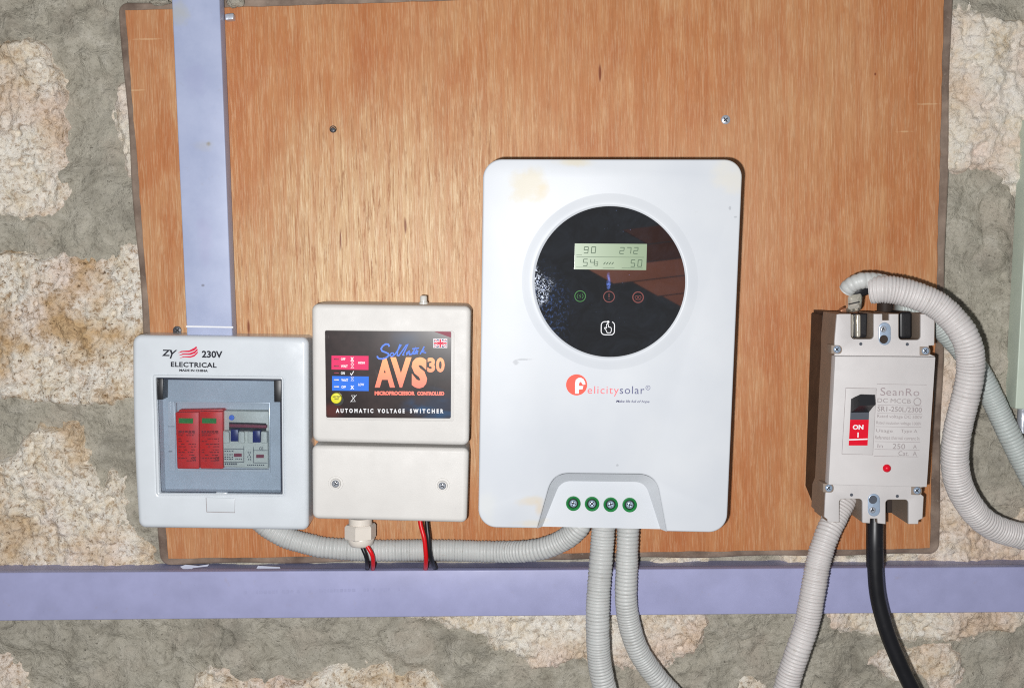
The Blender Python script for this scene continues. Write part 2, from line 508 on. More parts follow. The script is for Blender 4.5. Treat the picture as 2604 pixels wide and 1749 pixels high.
def make_black_glass():
    m = NT('black_glass')
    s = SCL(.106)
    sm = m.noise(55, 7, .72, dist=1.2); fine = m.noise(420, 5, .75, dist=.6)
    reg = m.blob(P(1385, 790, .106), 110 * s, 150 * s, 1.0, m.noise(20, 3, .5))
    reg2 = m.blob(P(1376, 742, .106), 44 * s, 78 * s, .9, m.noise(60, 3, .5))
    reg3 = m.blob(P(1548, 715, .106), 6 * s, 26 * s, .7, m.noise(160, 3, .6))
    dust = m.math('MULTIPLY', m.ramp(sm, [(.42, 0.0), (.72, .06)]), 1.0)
    smear_glints = m.math('MULTIPLY', m.ramp(fine, [(.53, 0.0), (.62, .7)]), m.math('MULTIPLY', reg, .8))  # smudges with bluish flash glints painted into their colour
    white_glints = m.math('MULTIPLY', m.ramp(m.noise(620, 4, .7, None, 1.0), [(.525, 0.0), (.56, 1.0)]), m.ramp(reg2, [(.15, 0.0), (.6, 1.0)]))  # near-white flash glints painted over the smears
    blue_glint = m.math('MULTIPLY', m.ramp(fine, [(.4, 0.1), (.56, .8)]), reg3)  # blue glint painted in as a small streak
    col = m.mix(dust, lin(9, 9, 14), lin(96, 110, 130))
    col = m.mix(smear_glints, col, lin(80, 110, 170))
    col = m.mix(white_glints, col, lin(225, 234, 252))
    col = m.mix(blue_glint, col, lin(110, 140, 235))
    sp = m.math('MULTIPLY', m.ramp(m.voro(300), [(.06, .8), (.1, 0.0)]), m.ramp(m.noise(45, 4, .7), [(.55, 0.0), (.66, .8)]))  # scattered sparkles painted on as pale dots
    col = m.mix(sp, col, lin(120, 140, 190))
    m.color(col); m.rough(.018); m.b.inputs['Specular IOR Level'].default_value = .9
    m.b.inputs['IOR'].default_value = 1.95
    return m.m
def make_pane():
    m = NT('smoky_clear_plastic')
    t = m.t; t.nodes.remove(m.b)
    tr = m.n('ShaderNodeBsdfTransparent'); tr.inputs[0].default_value = (.84, .87, .90, 1)
    df = m.n('ShaderNodeBsdfDiffuse'); df.inputs[0].default_value = lin(120, 132, 146)
    gl = m.n('ShaderNodeBsdfGlossy'); gl.inputs[0].default_value = (1, 1, 1, 1); gl.inputs[1].default_value = .08
    haze = m.ramp(m.noise(70, 7, .7), [(.3, .015), (.75, .06)])
    spk = m.ramp(m.voro(160), [(.03, .9), (.055, 0.0)])
    spk = m.math('MULTIPLY', spk, m.ramp(m.noise(40, 3, .6), [(.5, 0.0), (.6, .7)]))
    m1 = m.n('ShaderNodeMixShader'); m.l(m.math('MAXIMUM', haze, spk), m1.inputs[0]); m.l(tr.outputs[0], m1.inputs[1]); m.l(df.outputs[0], m1.inputs[2])
    fr = m.n('ShaderNodeFresnel'); fr.inputs[0].default_value = 1.4
    m2 = m.n('ShaderNodeMixShader'); m.l(fr.outputs[0], m2.inputs[0]); m.l(m1.outputs[0], m2.inputs[1]); m.l(gl.outputs[0], m2.inputs[2])
    m.l(m2.outputs[0], m.out.inputs[0])
    return m.m
def make_faceplate():
    m = NT('printed_faceplate')
    o = m.sep(); s = SCL(.074)
    base = m.mix(m.ramp(m.noise(60, 6, .65), [(.35, 0.0), (.7, 1.0)]), lin(36, 29, 30), lin(56, 45, 44))
    # printed blue swirl, lower right, and a dark blue one at the top
    v = m.mapped((1, 1, 2.2), (0, 0, 0), (0, -.5, 0))
    sw = m.ramp(m.noise(34, 2, .4, v, 1.2), [(.42, 0.0), (.6, 1.0)])
    k = m.blob(P(1110, 1035, .074), 100 * s, 48 * s, .9, m.noise(30, 2, .5))
    base = m.mix(m.math('MULTIPLY', k, m.math('MULTIPLY_ADD', sw, .75, .2)), base, lin(30, 84, 128))
    k2 = m.blob(P(1030, 862, .074), 70 * s, 42 * s, 1.0, m.noise(40, 3, .5))
    base = m.mix(m.math('MULTIPLY', k2, .75), base, lin(40, 56, 80))
    k3 = m.blob(P(845, 1045, .074), 30 * s, 26 * s, 1.0, m.noise(60, 3, .5))
    base = m.mix(m.math('MULTIPLY', k3, .5), base, lin(104, 50, 44))
    sc = m.ramp(m.noise(140, 5, .7, m.mapped((1, 1, .2), (0, 0, 0), (0, .9, 0))), [(.66, 0.0), (.74, .25)])
    base = m.mix(sc, base, lin(120, 112, 110))
    m.color(base); m.rough(.2); m.b.inputs['Specular IOR Level'].default_value = .25
    return m.m
def make_orange_print():
    m = NT('orange_gradient_print')
    o = m.sep(); a = P(985, 1000 - 92, .075).z; b = P(985, 988, .075).z
    x = m.n('ShaderNodeMapRange'); m.l(o[2], x.inputs[0]); x.inputs[1].default_value = b; x.inputs[2].default_value = a
    m.color(m.ramp(x.outputs[0], [(0.0, lin(232, 84, 48)), (1.0, lin(240, 146, 58))]))
    m.rough(.4)
    return m.m
def make_lcd():
    m = NT('liquid_crystal_screen')
    c = m.mix(m.noise(26, 3, .5), lin(102, 126, 96), lin(128, 146, 110))
    m.color(c); m.rough(.3)
    m.l(c, m.b.inputs['Emission Color']); m.b.inputs['Emission Strength'].default_value = .03
    return m.m
def make_conduit(name, col):
    m = NT(name); c = lin(*col)
    a = m.noise(45, 5, .6)
    base = m.mix(m.ramp(a, [(.3, 0.0), (.7, 1.0)]), tuple(v * .86 for v in c[:3]) + (1,), c)
    base = m.mix(m.ramp(m.noise(160, 6, .72), [(.58, 0.0), (.72, .4)]), base, lin(142, 132, 114))
    m.color(base); m.rough(.42); m.b.inputs['Specular IOR Level'].default_value = .35
    m.b.inputs['Subsurface Weight'].default_value = .12
    m.b.inputs['Subsurface Radius'].default_value = (.004, .003, .003); m.b.inputs['Subsurface Scale'].default_value = .6
    return m.m
def make_trim():
    m = NT('brown_edge_strip')
    c = m.mix(m.ramp(m.noise(35, 6, .6), [(.35, 0.0), (.68, 1.0)]), lin(102, 86, 76), lin(154, 136, 122))
    c = m.mix(m.ramp(m.noise(240, 4, .7), [(.6, 0.0), (.72, .5)]), c, lin(160, 148, 136))
    m.color(c); m.rough(.26); m.b.inputs['Specular IOR Level'].default_value = .55
    m.bump(m.noise(90, 4, .6), .5, .0012)
    return m.m

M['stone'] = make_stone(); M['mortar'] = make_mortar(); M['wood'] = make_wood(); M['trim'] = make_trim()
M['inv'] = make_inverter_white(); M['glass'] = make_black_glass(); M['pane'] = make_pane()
M['face'] = make_faceplate(); M['orange'] = make_orange_print(); M['lcd'] = make_lcd()
M['trunk'] = plastic('lavender_plastic', (153, 155, 190), .42, .05, .2, .35)
def make_trunk_v():
    m = NT('pale_blue_plastic')
    c = m.mix(m.ramp(m.noise(30, 6, .6), [(.35, 0.0), (.68, 1.0)]), lin(154, 163, 191), lin(168, 176, 202))
    w = m.noise(90, 5, .65); s_ = SCL(.037)
    for x, y, rx, ry, a, k in ((530, 366, 9, 8, .8, (130, 120, 92)), (520, 370, 34, 18, .3, (168, 166, 160)), (452, 30, 34, 40, .45, (172, 170, 150)), (516, 726, 5, 4, .7, (110, 110, 120)), (500, 205, 40, 60, .25, (150, 152, 186)), (520, 600, 30, 90, .2, (160, 152, 186))):
        c = m.mix(m.math('MULTIPLY', m.blob(P(x, y, .037), rx * s_, ry * s_, .8, w), a), c, lin(*k))
    c = m.mix(m.ramp(m.noise(180, 7, .72), [(.62, 0.0), (.74, .2)]), c, lin(140, 136, 130))
    m.color(c); m.rough(.42); m.b.inputs['Specular IOR Level'].default_value = .35
    return m.m
M['trunkv'] = make_trunk_v()
M['dbw'] = plastic('white_plastic', (203, 208, 213), .22, .02, .07, .5)
M['dbin'] = plastic('inner_grey_plastic', (192, 199, 206), .5, .05, .1)
M['avs'] = plastic('warm_white_plastic', (206, 203, 199), .5, .025, .16, .35, bump=.25, dirtcol=(170, 150, 110))
M['gland'] = plastic('cream_plastic', (214, 206, 196), .35, .03, .15)
M['mccb'] = plastic('breaker_grey_plastic', (192, 188, 187), .48, .025, .08, .35, bump=.12)
M['mccbmid'] = plastic('breaker_body_grey', (134, 119, 106), .5, .04, .12, .3)
M['mccbdark'] = plastic('breaker_base_brown', (48, 38, 33), .55, .08, .2, .3, dirtcol=(120, 100, 84))
M['black'] = plastic('black_rubber', (22, 22, 26), .38, .1, .12, .45, dirtcol=(90, 84, 78))
M['gap'] = plastic('dark_blue_gap', (34, 40, 58), .4, .1)
M['darkcav'] = plastic('dark_cavity', (20, 19, 20), .6, .1)
M['red'] = plastic('red_wire', (206, 16, 24), .36, .05, .05)
M['spd'] = plastic('red_module', (222, 24, 8), .4, .05, .08)
M['green'] = ink('green_window', (58, 132, 62), .25)
M['mcb'] = plastic('grey_white_module', (206, 208, 196), .4, .04, .1)
M['blue'] = plastic('blue_lever', (20, 34, 104), .35, .05)
M['cond'] = make_conduit('conduit_grey', (189, 190, 188))
M['cond2'] = make_conduit('conduit_warm_grey', (200, 195, 193))
M['cond3'] = make_conduit('conduit_cool_grey', (184, 190, 187))
M['steel'] = metal('zinc_steel', (205, 210, 220), .25)
M['zincblue'] = metal('blue_zinc', (176, 194, 216), .3, .4)
M['tin'] = metal('tinned_copper', (236, 230, 216), .16, .6)
M['copper'] = metal('dull_copper', (150, 104, 78), .35)
M['rust'] = metal('dull_screw', (96, 96, 100), .45)
M['kblack'] = ink('black_ink', (24, 26, 38)); M['kwhite'] = ink('white_ink', (222, 222, 224)); M['kred'] = ink('crimson_ink', (206, 18, 62))
M['korange'] = ink('coral_ink', (240, 84, 66)); M['kpinkred'] = ink('thin_red_ink', (226, 110, 118)); M['kslate'] = ink('slate_ink', (92, 94, 128)); M['knavy'] = ink('navy_ink', (44, 44, 96))
M['kgrey'] = ink('grey_ink', (148, 140, 140)); M['kmauve'] = ink('mauve_ink', (150, 138, 140)); M['kmag'] = ink('magenta_print', (214, 24, 92)); M['kblue'] = ink('blue_print', (16, 104, 214))
M['kyellow'] = ink('yellow_sticker', (214, 208, 42), .3); M['kscript'] = ink('script_blue', (84, 126, 226)); M['kgreen'] = ink('green_icon', (36, 108, 36)); M['kdred'] = ink('dim_red_icon', (108, 44, 40))
M['klcd'] = ink('lcd_segment', (66, 88, 66)); M['kspd'] = ink('dark_red_print', (118, 8, 8)); M['ktrunk'] = ink('stamped_print', (149, 151, 185)); M['swred'] = ink('switch_red', (208, 14, 40), .35)
M['kmar'] = ink('maroon_print', (132, 56, 72)); M['kdark'] = ink('lever_black', (26, 27, 31), .45); M['kgrey2'] = ink('switch_grey', (78, 82, 90), .4)
M['term'] = plastic('green_terminal', (34, 124, 62), .35, .08)
M['cab'] = plastic('pale_green_enamel', (186, 196, 182), .35, .03, .1)
M['clear'] = plastic('translucent_nib', (206, 204, 198), .2, .03)
M['scrap'] = plastic('clear_film', (184, 188, 204), .15, .04)
M['lump'] = M['mortar']

# ------------------------------------------------------------------ rough stone wall
rng = np.random.RandomState(11)
def vnoise(x, z, scale, seed):
    r = np.random.RandomState(seed); T = r.rand(128, 128)
    u, v = x * scale + 61.3, z * scale + 47.7
    i, j = np.floor(u).astype(int), np.floor(v).astype(int); fu, fv = u - i, v - j
    fu = fu * fu * fu * (fu * (fu * 6 - 15) + 10); fv = fv * fv * fv * (fv * (fv * 6 - 15) + 10)
    g = lambda a, b: T[a % 128, b % 128]
    return (g(i, j) * (1 - fu) + g(i + 1, j) * fu) * (1 - fv) + (g(i, j + 1) * (1 - fu) + g(i + 1, j + 1) * fu) * fv - .5
def fbm(x, z, scale, seed, oct=4, gain=.5):
    s = 0; a = 1
    for k in range(oct):
        s = s + a * vnoise(x, z, scale * 2 ** k * 1.03, seed + k * 7); a *= gain
    return s
def axis(a, b, h, margin):
    core = np.arange(a, b, h); out = []
    g = h; t = b
    while t < b + margin: g *= 1.16; t += g; out.append(t)
    lo = []; g = h; t = a
    while t > a - margin: g *= 1.16; t -= g; lo.append(t)
    return np.concatenate([np.array(lo[::-1]), core, np.array(out)])
c0, c1, c2, c3 = P(0, 0, 0), P(2604, 0, 0), P(2604, 1749, 0), P(0, 1749, 0)
AX = axis(min(c0.x, c3.x) - .01, max(c1.x, c2.x) + .01, .00125, .16)
AZ = axis(min(c2.z, c3.z) - .01, max(c0.z, c1.z) + .01, .00125, .14)
GX, GZ = np.meshgrid(AX, AZ)
def polydist(poly, x, z):
    """signed distance to a world polygon, positive inside"""
    n = len(poly); best = np.full(x.shape, 1e9); inside = np.zeros(x.shape, bool)
    for i in range(n):
        ax, az = poly[i]; bx, bz = poly[(i + 1) % n]
        dx, dz = bx - ax, bz - az; L = dx * dx + dz * dz + 1e-12
        t = np.clip(((x - ax) * dx + (z - az) * dz) / L, 0, 1)
        best = np.minimum(best, (x - ax - t * dx) ** 2 + (z - az - t * dz) ** 2)
        c = ((az > z) != (bz > z)) & (x < dx * (z - az) / (dz + 1e-12) + ax)
        inside ^= c
    return np.where(inside, 1, -1) * np.sqrt(best)
def smooth01(t):
    t = np.clip(t, 0, 1); return t * t * (3 - 2 * t)
# mortar height off the wall plane
HM = fbm(GX, GZ, 12, 3, 3) * .0060 + fbm(GX, GZ, 48, 21, 4) * .0046 + fbm(GX, GZ, 240, 33, 3) * .0009
wx, wz = GX + fbm(GX, GZ, 20, 71, 2) * .022, GZ + fbm(GX, GZ, 20, 81, 2) * .022
cr = np.abs(fbm(wx, wz, 13, 91, 2)); HM -= .0022 * np.exp(-(cr / .012) ** 2) * smooth01(fbm(GX, GZ, 9, 95, 2) * 4 + .5)
lumps = fbm(wx, wz, 34, 111, 3); HM += np.maximum(0, lumps - .16) * .010
brd = [P(300, 10, .014), P(2420, -60, .014), P(2390, 1410, .014), P(405, 1435, .014)]
sdb = polydist([(p.x, p.z) for p in brd], GX, GZ)
def cap(H, lim_in, lim_out):
    k = smooth01((sdb + .012) / .014); lim = lim_out * (1 - k) + lim_in * k
    return np.where(H > lim - .002, lim - .002 + .002 * np.tanh((H - lim + .002) / .002), H)
HM = cap(HM, .004, .012)
# keep the wall behind the horizontal trunking and the boxes
def grid_mesh(name, ax, az, H, keep, mat, parent):
    nz, nx = H.shape
    idx = -np.ones((nz, nx), int)
    fk = keep[:-1, :-1] & keep[1:, :-1] & keep[:-1, 1:] & keep[1:, 1:]
    use = np.zeros_like(keep); use[:-1, :-1] |= fk; use[1:, :-1] |= fk; use[:-1, 1:] |= fk; use[1:, 1:] |= fk
    idx[use] = np.arange(use.sum())
    gx, gz = np.meshgrid(ax, az)
    co = np.stack([gx[use], -H[use], gz[use]], 1).astype(np.float32)
    f = np.stack([idx[:-1, :-1][fk], idx[:-1, 1:][fk], idx[1:, 1:][fk], idx[1:, :-1][fk]], 1).astype(np.int32)
    me = bpy.data.meshes.new(name)
    me.vertices.add(len(co)); me.vertices.foreach_set('co', co.ravel())
    me.loops.add(f.size); me.loops.foreach_set('vertex_index', f.ravel())
    me.polygons.add(len(f)); me.polygons.foreach_set('loop_start', np.arange(0, f.size, 4, dtype=np.int32))
    me.polygons.foreach_set('use_smooth', np.ones(len(f), bool))
    me.update(calc_edges=True); me.validate()
    me.materials.append(mat)
    return link(bpy.data.objects.new(name, me), parent)

wall = empty('stone_wall', P(1302, 1749, 0), 'rough wall of cream coral stones set in grey mortar behind everything', 'wall')
wall['kind'] = 'structure'
grid_mesh('mortar', AX, AZ, HM, np.ones_like(HM, bool), M['mortar'], wall)
k = 1.1152
s6 = Z(600, 1280, 2.594); s9 = Z(1400, 1300, 1.939)
STONES = [
    [(-300 , 100), (0, 105), (78, 102), (112, 122), (132, 178), (156, 212), (162, 335), (150, 380), (167, 446), (178, 502), (145, 535), (67, 541), (0, 541), (-300, 560)],
    [(306, 210), (480, 190), (500, 440), (335, 436), (318, 424), (303, 335), (299, 268)],
    [(-300, 640), (0, 652), (89, 658), (200, 652), (268, 647), (301, 619), (340, 608), (620, 600), (640, 1000), (380, 1015), (323, 1015), (256, 1037), (134, 1032), (22, 1020), (0, 1020), (-300, 1010)],
    [(-300, 1150), (0, 1160), (50, 1149), (56, 1104), (134, 1082), (200, 1072), (214, 1087), (210, 1138), (228, 1182), (236, 1216), (262, 1238), (290, 1205), (312, 1216), (318, 1262), (315, 1316), (345, 1350), (380, 1395), (398, 1440), (400, 1520), (-300, 1530)],
    [(-200, 1655), (20, 1660), (45, 1690), (72, 1715), (80, 1749), (90, 1850), (-200, 1850)],
    [(500, 1720), (540, 1703), (585, 1700), (620, 1722), (650, 1708), (677, 1730), (716, 1712), (754, 1727), (831, 1700), (928, 1685), (947, 1696), (1005, 1696), (1028, 1716), (1082, 1712), (1113, 1723), (1140, 1749), (1150, 1900), (480, 1900)],
    [(1040, 1540), (1047, 1561), (1101, 1585), (1159, 1600), (1217, 1623), (1275, 1654), (1332, 1681), (1390, 1692), (1430, 1685), (1488, 1676), (1560, 1688), (1601, 1692), (1694, 1697), (1709, 1661), (1761, 1656), (1782, 1630), (1797, 1589), (1800, 1540), (1800, 1500), (1040, 1490)],
    [(2100, 1540), (2122, 1589), (2194, 1616), (2277, 1622), (2406, 1620), (2499, 1614), (2555, 1608), (2604, 1592), (2800, 1560), (2800, 1500), (2100, 1480)],
    [(2212, 1682), (2235, 1660), (2277, 1646), (2411, 1636), (2447, 1682), (2447, 1713), (2426, 1760), (2380, 1780), (2354, 1728), (2277, 1723), (2246, 1713)],
    [(1880, 1760), (1897, 1730), (1925, 1724), (1942, 1750), (1940, 1820), (1880, 1820)],
    [(2320, 20), (2431, 17), (2504, 24), (2562, 46), (2604, 48), (2850, 60), (2850, 520), (2604, 494), (2591, 485), (2547, 451), (2513, 441), (2479, 431), (2445, 439), (2410, 450), (2320, 455)],
    [(2330, 868), (2400, 866), (2432, 876), (2462, 930), (2470, 1010), (2440, 1080), (2425, 1128), (2395, 1140), (2330, 1145)],
    [(2330, 1165), (2400, 1160), (2430, 1262), (2470, 1292), (2520, 1318), (2575, 1318), (2582, 1297), (2604, 1292), (2820, 1290), (2820, 1455), (2330, 1470)],
    [(1660, 1405), (1800, 1408), (1820, 1470), (1640, 1470)],
    [(1500, 1395), (1610, 1400), (1600, 1465), (1480, 1465)],
    [(1990, 1402), (2360, 1398), (2380, 1470), (1980, 1470)],
    [(-60, -260), (260, -250), (240, -60), (-60, -50)],
]
# how crumbly and how ochre each stone is
CHAR = [(.7, .5), (.2, .1), (1, 1), (.8, .7), (.8, .4), (.9, .6), (.5, .3), (.4, .4), (.6, .5), (.7, .5), (.12, .35), (.3, .2), (.5, .5), (.3, .2), (.3, .3), (.3, .2), (.6, .6)]
for si, poly in enumerate(STONES):
    wp = [P(x, y, .002) for x, y in poly]
    x0, x1 = min(p.x for p in wp) - .012, max(p.x for p in wp) + .012
    z0, z1 = min(p.z for p in wp) - .012, max(p.z for p in wp) + .012
    i0, i1 = np.searchsorted(AX, [x0, x1]); j0, j1 = np.searchsorted(AZ, [z0, z1])
    if i1 - i0 < 4 or j1 - j0 < 4: continue
    ax, az = AX[i0:i1], AZ[j0:j1]; x, z = np.meshgrid(ax, az); hm = HM[j0:j1, i0:i1]
    sd = polydist([(p.x, p.z) for p in wp], x, z)
    sd = sd + fbm(x, z, 60, 200 + si, 3) * .008 + fbm(x, z, 230, 240 + si, 3, .6) * .0035
    rough = fbm(x, z, 20, 300 + si, 3) * .0085 + np.abs(fbm(x, z, 60, 320 + si, 3, .6)) * .0060 + fbm(x, z, 190, 340 + si, 4, .65) * .0024
    pits = np.maximum(0, vnoise(x, z, 130, 360 + si) - .22) * .012
    delta = np.clip(sd * .9, -.005, .0030) + (rough - pits + .0012) * smooth01((sd + .001) / .005)
    H = hm * .6 + delta
    Hs = np.maximum(H, hm + .0004 * np.where(sd > .004, 1, -20))
    kk = sdb[j0:j1, i0:i1]; q = smooth01((kk + .012) / .014); lim = .013 * (1 - q) + .0055 * q
    Hs = np.minimum(Hs, lim + (rough * .15))
    st = grid_mesh('stone', ax, az, Hs, sd > -.0045, M['stone'], wall)
    st.color = (*CHAR[si], 0, 1)

# ------------------------------------------------------------------ plywood board with its brown edge strip
WD = .014
board = empty('plywood_board', P(1390, 1410, WD), 'orange brown plywood board screwed to the stone wall behind the devices', 'board')
rb = random.Random(3)
def wavy(a, b, n, amp):
    a, b = Vector(a), Vector(b); t = (b - a).normalized(); nn = Vector((-t.y, t.x))
    return [tuple(a.lerp(b, i / n) + nn * rb.uniform(-amp, amp)) for i in range(n)]
panel = wavy((318, 27), (2402, -36), 60, 1.2) + wavy((2402, -36), (2365, 1394), 50, 1.2) + wavy((2365, 1394), (427, 1420), 60, 1.2) + wavy((427, 1420), (318, 27), 50, 1.2)
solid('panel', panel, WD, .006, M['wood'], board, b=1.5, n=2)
TQ = [(300, 8), (2424, -58), (2388, 1409), (408, 1436)]
def wobble(poly, amp, sc):
    return [(x + amp * math.sin(y / sc + x / 90) , y + amp * math.sin(x / sc * 1.3)) for x, y in poly]
def dense(poly, L=30):
    out = []
    for i in range(len(poly)):
        a, b = Vector(poly[i]), Vector(poly[(i + 1) % len(poly)]); m = max(1, int((b - a).length / L))
        out += [tuple(a.lerp(b, t / m)) for t in range(m)]
    return out
trim_o = wobble(dense(rrect(TQ, 26)), 2.2, 70)
solid('edge_strip', trim_o, .0088, .001, M['trim'], board, b=7, n=4)
def screw(name, c, d, r, mat, parent, cross=True, ang=.4, ring=None, dome=.0012):
    s = lathe(name, c, d, [(r, 0), (r, dome * .5), (r * .8, dome * .85), (r * .4, dome), (0, dome)], mat, parent)
    if cross:
        out = []
        for a in (ang, ang + math.pi / 2):
            p = Vector((math.cos(a), math.sin(a))) * r * .62; q = Vector((-math.sin(a), math.cos(a))) * r * .13
            c2 = Vector(c); out.append([tuple(c2 - p - q), tuple(c2 + p - q), tuple(c2 + p + q), tuple(c2 - p + q)])
        flat('cross_slot', out[:1], d + dome + .00012, M['darkcav'], s)
        flat('cross_slot', out[1:], d + dome + .00018, M['darkcav'], s)
    return s
lathe('screw_hole', (847, 329), WD + .0001, [(9, .0), (8.8, .0003), (6.5, .0001)], M['darkcav'], board)
screw('screw', (847, 331), WD, 6.5, M['rust'], board, ang=.2)
screw('screw', (1845, 305), WD, 11.5, M['steel'], board, ang=.9)
screw('screw', (451, 840), WD, 11, M['rust'], board, ang=.7)

# ------------------------------------------------------------------ trunking
tv = empty('cable_trunking', P(530, 860, .02), 'pale blue vertical cable trunking running down the board to the fuse box', 'trunking', 'lavender cable trunking')
VL = [(434, -60), (556, -60), (592, 872), (476, 872)]
solid('lid', [VL[0], VL[1], VL[2], VL[3]], .037, .020, M['trunkv'], tv, b=3, n=3)
solid('base', inset(VL, 3), .0345, WD, M['trunkv'], tv)
flat('end_tape', [[(473, 828), (593, 830), (593, 834), (473, 832)]], .0373, M['kwhite'], tv)
th = empty('cable_trunking', P(1302, 1570, .0), 'lavender horizontal cable trunking crossing the wall below the plywood board', 'trunking', 'lavender cable trunking')
HL = [(-120, 1456), (1250, 1449), (2760, 1440), (2760, 1555), (1250, 1566), (-120, 1579)]
solid('lid', HL, .036, .027, M['trunk'], th, b=3, n=3)
HB = [(-120, 1461), (1250, 1454), (2760, 1445), (2760, 1550), (1250, 1561), (-120, 1574)]
solid('base', HB, .0345, .0, M['trunk'], th)
rt = random.Random(5)
dash = []
x = 620
while x < 1025:
    w = rt.uniform(4, 9); y = 1506 - (x - 620) * .021
    if rt.random() < .78: dash.append([(x, y - 4), (x + w, y - 4), (x + w, y + 4), (x, y + 4)])
    x += w + 3
flat('faint_stamp', dash, .0362, M['ktrunk'], th)

# ------------------------------------------------------------------ fuse box (distribution board) on the left
z1 = Z(320, 820, 2.8)
DF = .050
db = empty('distribution_board', P(565, 1345, .03), 'white fuse box with smoky window showing red and white modules', 'fuse box')
out = rrect([z1(44, 88), z1(1300, 106), z1(1300, 1480), z1(88, 1462)], [22, 18, 17, 18], 6)
# gently bowed left side
out = [(x - 5 * math.sin(math.pi * min(1, max(0, (y - 855) / 490))) * (1 if x < 380 else 0), y) for x, y in dense(out, 24)]
win = [z1(212, 392), z1(1110, 404), z1(1117, 1224), z1(238, 1216)]
def ring_of(poly, L=24): return dense(poly, L)
solid('cover', out, DF, .0145, M['dbw'], db, b=13, n=6, holes=[rrect(win, 3, 2)])
# raised lip round the window, brightest on the left
solid('window_lip', rrect([(win[0][0] - 8, win[0][1] - 7), (win[1][0] + 3, win[1][1] - 7), (win[2][0] + 3, win[2][1] + 4), (win[3][0] - 8, win[3][1] + 4)], 6, 3), DF + .0012, DF - .004, M['dbw'], db, b=3, n=3, holes=[rrect(win, 3, 2)])
# inner deck with the module cut-out
cut = [z1(352, 566), z1(1020, 574), z1(1022, 1052), z1(366, 1046)]
solid('inner_deck', inset(win, -4), .0300, .0240, M['dbin'], db, holes=[cut])
solid('deck_strip', [z1(297, 562), z1(346, 562), z1(356, 1055), z1(308, 1055)], .0312, .0300, M['dbw'], db, b=1, n=2)
flat('strip_seam', [[z1(300, 738), z1(346, 738), z1(346, 741), z1(300, 741)], [z1(304, 915), z1(330, 915), z1(330, 920), z1(304, 920)]], .0314, M['kgrey2'], db)
solid('cutout_frame', [z1(352, 560), z1(1026, 568), z1(1030, 1066), z1(366, 1060)], .0315, .0300, M['dbw'], db, b=1, n=2, holes=[inset(cut, 2)])
solid('back_plate', inset(win, -3), .0165, .0145, M['darkcav'], db)
flat('cutout_floor', [inset(cut, -6)], .0235, M['dbw'], db)
for i, (xa, xb) in enumerate(((352, 520), (522, 690))):
    q = [z1(xa, 640 - 8 * i), z1(xb, 636 - 4 * i), z1(xb + 2, 1040), z1(xa + 14 - 6 * i, 1038)]
    sp = solid('surge_module', rrect(q, 2, 2), .0400, .0145, M['spd'], db, b=2, n=2)
    gx = xa + 24 + i * -4
    solid('indicator_window', [z1(gx, 680), z1(gx + 102, 682), z1(gx + 102, 718), z1(gx, 716)], .0406, .0400, M['green'], sp)
    rows = []
    rs = random.Random(i + 2)
    for y in (770, 786, 800, 824, 842, 862, 880, 902, 920, 940, 962, 980):
        xx = gx - 2
        while xx < gx + 118:
            w = rs.uniform(8, 26)
            if rs.random() < (.95 if y < 790 else .62): rows.append([z1(xx, y), z1(min(xx + w, gx + 122), y), z1(min(xx + w, gx + 122), y + (11 if y < 780 else 6)), z1(xx, y + (11 if y < 780 else 6))])
            xx += w + 5
    flat('fine_print', rows, .0403, M['kspd'], sp)
    lettering('certification_mark', [('CE', *z1(gx + 92, 955), *z1(gx + 124, 980), .03)], .0405, M['kspd'], sp)
# step on top of the red pair
solid('surge_top', [z1(380, 622), z1(690, 618), z1(690, 640), z1(372, 642)], .0340, .0145, M['spd'], db, b=1, n=2)
br = solid('breaker', rrect([z1(694, 628), z1(1018, 632), z1(1020, 1040), z1(694, 1028)], 3, 2), .0340, .0145, M['mcb'], db, b=2, n=2)
solid('front_step', rrect([z1(690, 770), z1(1010, 778), z1(1014, 1036), z1(696, 1024)], 3, 2), .0400, .0340, M['mcb'], br, b=3, n=3)
flat('dark_recess', [[z1(735, 708), z1(1000, 716), z1(1000, 782), z1(735, 774)]], .0344, M['darkcav'], br)
solid('link_bar', [z1(736, 724), z1(1000, 732), z1(1000, 752), z1(736, 744)], .0395, .0340, M['kmar'], br, b=1, n=2)
for (xa, ya) in ((745, 762), (902, 770)):
    solid('lever', [z1(xa, ya), z1(xa + 52, ya), z1(xa + 54, ya + 84), z1(xa, ya + 84)], .0450, .0360, M['blue'], br, b=1.5, n=2)
for xa in (692, 800, 866, 960):
    solid('lever_guard', rrect([z1(xa, 776), z1(xa + 44, 778), z1(xa + 46, 862), z1(xa, 860)], 4, 3), .0430, .0380, M['mcb'], br, b=2.5, n=3)
lines = []
def zr(x0, y0, x1, y1): return [z1(x0, y0), z1(x1, y0), z1(x1, y1), z1(x0, y1)]
lines += [zr(700, 897, 842, 901), zr(838, 880, 842, 992), zr(700, 990, 842, 994), zr(906, 886, 910, 998), zr(910, 908, 1008, 912), zr(906, 996, 1008, 1000)]
rs = random.Random(9)
for y in (912, 936, 954, 968):
    for xx in range(702, 768, 17): lines.append(zr(xx, y, xx + rs.uniform(8, 14), y + 7))
for xx in range(780, 832, 13): lines.append(zr(xx, 968, xx + 8, 974))
for xx in range(704, 780, 15): lines.append(zr(xx, 1000, xx + 11, 1012))
for xx in range(864, 985, 14): lines.append(zr(xx, 1010, xx + 9, 1018))
for p in ((868, 918), (882, 918), (876, 935), (866, 950), (884, 950), (872, 968), (886, 968)): lines.append(zr(p[0], p[1], p[0] + 6, p[1] + 12))
flat('printed_diagram', lines, .0403, M['kgrey2'], br)
lettering('certification_mark', [('CE', *z1(948, 886), *z1(978, 906), .02)], .0404, M['kgrey2'], br)
